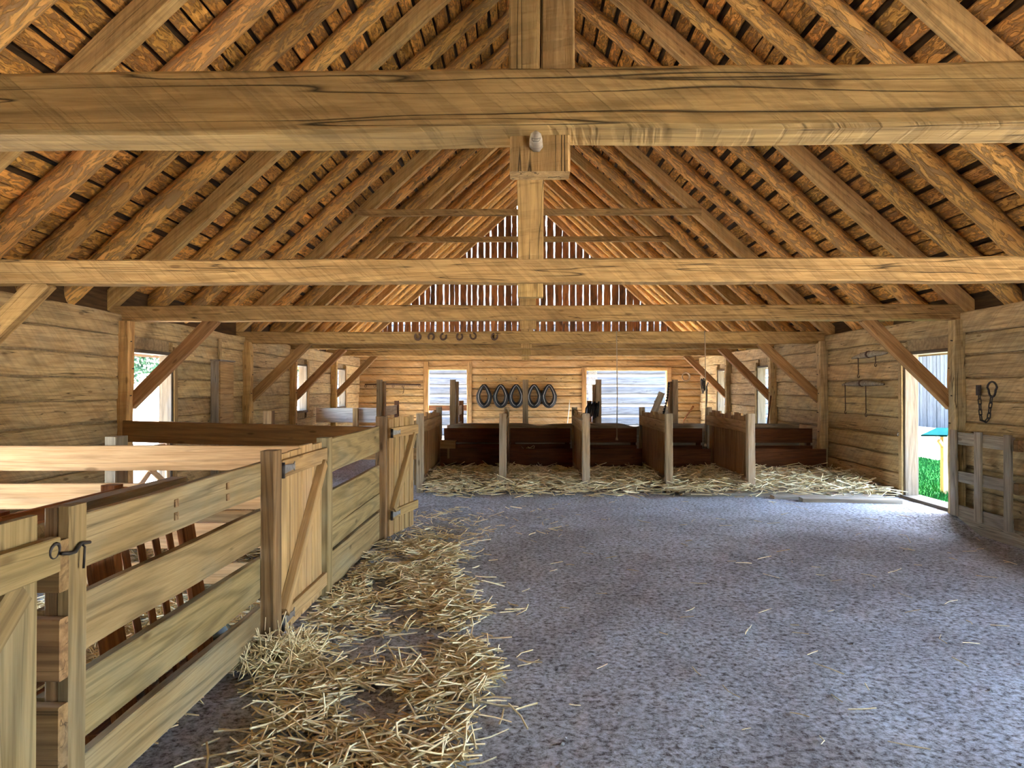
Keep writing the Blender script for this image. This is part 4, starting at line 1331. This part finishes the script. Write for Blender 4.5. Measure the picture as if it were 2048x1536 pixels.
# trees
def tree(x, y, h, r, label, group, seed):
    rg = np.random.default_rng(seed)
    t = thing('tree', (x, y, G), label, 'tree', group)
    tube('trunk', [(x, y, G), (x + 0.1, y, h * 0.3), (x - 0.1, y + 0.1, h * 0.75)], [0.22, 0.17, 0.07], BARKM, t, sides=8)
    n = 1700
    cc = rg.normal(0, 1, (26, 3)); cc /= np.linalg.norm(cc, axis=1)[:, None]
    cc *= rg.uniform(0.35, 0.85, (26, 1))
    c = cc[rg.integers(0, 26, n)] + rg.normal(0, 0.17, (n, 3))
    P = np.stack([c[:, 0] * r, c[:, 1] * r, c[:, 2] * h * 0.42], 1)
    A = rg.normal(0, 1, (n, 3)); A /= np.linalg.norm(A, axis=1)[:, None]
    B = np.cross(A, rg.normal(0, 1, (n, 3))); B /= np.linalg.norm(B, axis=1)[:, None]
    s = rg.uniform(0.16, 0.34, (n, 1))
    V = np.stack([P - A * s, P + B * s * 0.5, P + A * s, P - B * s * 0.5], 1).reshape(-1, 3)
    me = bpy.data.meshes.new('crown')
    me.from_pydata(V.tolist(), [], [(4 * i, 4 * i + 1, 4 * i + 2, 4 * i + 3) for i in range(n)])
    me.materials.append(LEAF)
    put(bpy.data.objects.new('crown', me), Matrix.Translation((x, y, G + h * 0.58)), t)


k = 0
for (x, y, h, r) in ((-33, 60, 9, 4.0), (-22, 70, 9, 4.0), (-44, 62, 10, 4.2), (-31, 73, 10, 4.2), (-20.5, 82, 10, 4.2), (-42, 76, 11, 4.6), (-31, 88, 11, 4.6), (-55, 70, 11, 4.8)):
    tree(x, y, h, r, 'leafy green tree beyond the yard, seen through the pen wall openings', 'trees beyond the pen wall', 100 + k); k += 1
for (x, y, h, r) in ((20.5, 62, 9, 4.0), (31, 70, 10, 4.4), (20, 76, 10, 4.2)):
    tree(x, y, h, r, 'leafy green tree seen through the tall windows of the doorway wall', 'trees beyond the doorway wall', 100 + k); k += 1


# ================================================================== STRAW
def straw(name, P, length, label, lift=0.03, rad=0.003, parent=None, tilt=0.16):
    n = len(P)
    P = np.asarray(P, float)
    a = rng.uniform(0, 2 * math.pi, n)
    el = rng.normal(0, tilt, n)
    L = rng.uniform(length[0], length[1], n)
    d = np.stack([np.cos(a) * np.cos(el), np.sin(a) * np.cos(el), np.sin(el)], 1)
    sd = np.stack([-np.sin(a), np.cos(a), np.zeros(n)], 1)
    up = np.cross(d, sd)
    bend = rng.normal(0, 0.07, (n, 1)) * L[:, None]
    C = P.copy(); C[:, 2] += np.abs(np.sin(el)) * L * 0.5 + rng.uniform(0, lift, n) + rad
    ring = []
    for t_ in (-0.5, 0.0, 0.5):
        c = C + d * (L * t_)[:, None] + sd * bend * (1 - (2 * t_) ** 2)
        r = rad * rng.uniform(0.7, 1.3, (n, 1))
        for k in range(3):
            ang = 2 * math.pi * k / 3
            ring.append(c + (sd * math.cos(ang) + up * math.sin(ang)) * r)
    V = np.stack(ring, 1).reshape(-1, 3)
    base = (np.arange(n) * 9)[:, None, None]
    q = []
    for i in range(2):
        for k in range(3):
            k2 = (k + 1) % 3
            q.append([i * 3 + k, i * 3 + k2, (i + 1) * 3 + k2, (i + 1) * 3 + k])
    Fq = (base + np.array(q)[None]).reshape(-1, 4)
    me = bpy.data.meshes.new(name)
    me.vertices.add(len(V)); me.vertices.foreach_set('co', V.ravel())
    me.loops.add(Fq.size); me.loops.foreach_set('vertex_index', Fq.ravel().astype(np.int32))
    me.polygons.add(len(Fq)); me.polygons.foreach_set('loop_start', (np.arange(len(Fq)) * 4).astype(np.int32))
    me.materials.append(STRAW)
    me.update(); me.validate()
    o = bpy.data.objects.new(name, me)
    put(o, Matrix.Identity(4), parent)
    tag(o, label, None if parent else 'straw', kind='stuff')
    return o


def scatter(n, xr, yr, dens):
    out = []
    tries = 0
    while len(out) < n and tries < n * 12:
        tries += 1
        x = random.uniform(*xr); y = random.uniform(*yr)
        if random.random() < dens(x, y):
            out.append((x, y, floor_h(x, y)))
    return out


def aisle_d(x, y):
    # ragged strip along the fence
    edge = np.interp(y, [2.6, 3.0, 3.4, 3.7, 4.2, 4.7, 5.2, 6.0, 6.8, 7.4, 8.2, 9.6], [-0.35, -0.22, -0.22, -0.10, -0.25, -0.28, -0.36, -0.55, -0.55, -0.75, -1.0, -1.0])
    edge += 0.16 * mnoise.noise(Vector((y * 2.6, 1.0, 5.0)))
    left = np.interp(y, [2.5, 2.9, 3.3, 3.7, 4.1], [-1.05, -1.15, -1.2, -1.36, -1.5])
    left += 0.1 * mnoise.noise(Vector((y * 3, 7.0, 2.0)))
    if y > 7.3:
        k = 0.05 * max(0, 1 - (y - 7.3) / 2.2)
        return k if x < edge + 0.5 else 0.01
    if x > edge:
        return max(0.0, 0.10 - (x - edge) * 0.35) * 0.5
    if x < left:
        return 0.06
    nz = mnoise.noise(Vector((x * 2.4, y * 2.4, 3.3))) + 0.5 * mnoise.noise(Vector((x * 6, y * 6, 1.3)))
    return min(1.0, max(0.03, 0.42 + 1.3 * nz))


straw('aisle_straw', scatter(5400, (-1.37, 0.4), (2.3, 9.0), aisle_d), (0.05, 0.20), 'loose golden straw scattered along the aisle fence', lift=0.03, rad=0.0048)


def stall_d(x, y):
    nz = mnoise.noise(Vector((x * 2, y * 2, 8.3)))
    f = np.interp(y, [9.85, 10.2, 10.6, 12.4], [0.0, 0.35, 1.0, 0.8])
    if x > 3.4: f *= 0.7
    return max(0, f * (0.65 + 0.7 * nz))


def stall_pts(n):
    P = scatter(n, (-1.42, 5.1), (9.85, 12.4), stall_d)
    return [(x, y, z + (0.05 * min(1, max(0, (y - 10.4) / 0.5)))) for (x, y, z) in P]


straw('stall_straw', stall_pts(7000), (0.10, 0.34), 'thick straw bedding on the floor of the front stalls', lift=0.13, rad=0.0065)


def pen_d(x, y):
    nz = mnoise.noise(Vector((x * 1.6, y * 1.6, 6.3)))
    f = 1.0 if y < 4.9 else 0.55
    if x < -3.6: f *= 0.45
    return max(0.05, f * (0.55 + 0.9 * nz))


straw('pen_straw', scatter(9000, (-4.7, -1.56), (2.35, 8.5), pen_d), (0.08, 0.28), 'straw bedding on the floor of the animal pens', lift=0.07, rad=0.0048)
# clump at the foot of the dark gate post
def clump(cx, cy, r, n, z0, h):
    out = []
    for _ in range(n):
        a = random.uniform(0, 2 * math.pi); q = r * math.sqrt(random.random())
        out.append((cx + q * math.cos(a), cy + q * math.sin(a), z0 + h * (1 - q / r)))
    return out


straw('post_straw', clump(-1.36, 3.92, 0.24, 500, 0, 0.09), (0.08, 0.22), 'tuft of straw piled at the foot of the dark gate post', lift=0.04, tilt=0.5)
straw('trough_straw', clump(-1.95, 5.47, 0.2, 260, 0.45, 0.10), (0.08, 0.2), 'straw left in the pen feed trough', lift=0.02, tilt=0.5, rad=0.003)
straw('manger_hay', clump(0.1, 12.74, 0.22, 260, 0.22, 0.2), (0.08, 0.2), 'heap of hay in the second stall manger', lift=0.03, tilt=0.4, rad=0.004)
straw('rack_hay', clump(-1.88, 3.3, 0.17, 350, 0.24, 0.15), (0.08, 0.24), 'hay left in the bottom of the hay rack', lift=0.03, tilt=0.4)
# stray stalks on the bare floor
straw('stray_straw', scatter(150, (0.0, 5.0), (3.0, 9.8), lambda x, y: 1.0), (0.05, 0.16), 'few stray straws on the bare earth floor', lift=0.004)


# ================================================================== LOOSE EARTH
def clods(name, pts, smin, smax, label):
    base = np.array([(1, 0, 0), (-1, 0, 0), (0, 1, 0), (0, -1, 0), (0, 0, 1), (0, 0, -1)], float)
    fc = np.array([(0, 2, 4), (2, 1, 4), (1, 3, 4), (3, 0, 4), (2, 0, 5), (1, 2, 5), (3, 1, 5), (0, 3, 5)])
    V, F = [], []
    for (x, y, z) in pts:
        r = smin + (smax - smin) * random.random() ** 3
        q = base * (r * rng.uniform(0.6, 1.3, (6, 1))) * np.array([1, 1, 0.6])
        a = random.uniform(0, 6.28); c, s_ = math.cos(a), math.sin(a)
        o = len(V)
        for v in q:
            V.append((x + c * v[0] - s_ * v[1], y + s_ * v[0] + c * v[1], z + v[2] + r * 0.2))
        F += [tuple(int(i) + o for i in f) for f in fc]
    ob = mesh_obj(name, V, F, FLOOR)
    return tag(ob, label, 'dirt', kind='stuff')


def clod_d(x, y):
    e = max(0.0, (x - 4.0) / 1.2) if 4.8 < y < 8.8 else 0.0
    return 0.12 + 0.9 * e


clods('dirt_clods', scatter(1500, (-1.2, 5.15), (2.2, 9.6), clod_d), 0.003, 0.014, 'small crumbs and clods of dry earth on the barn floor')
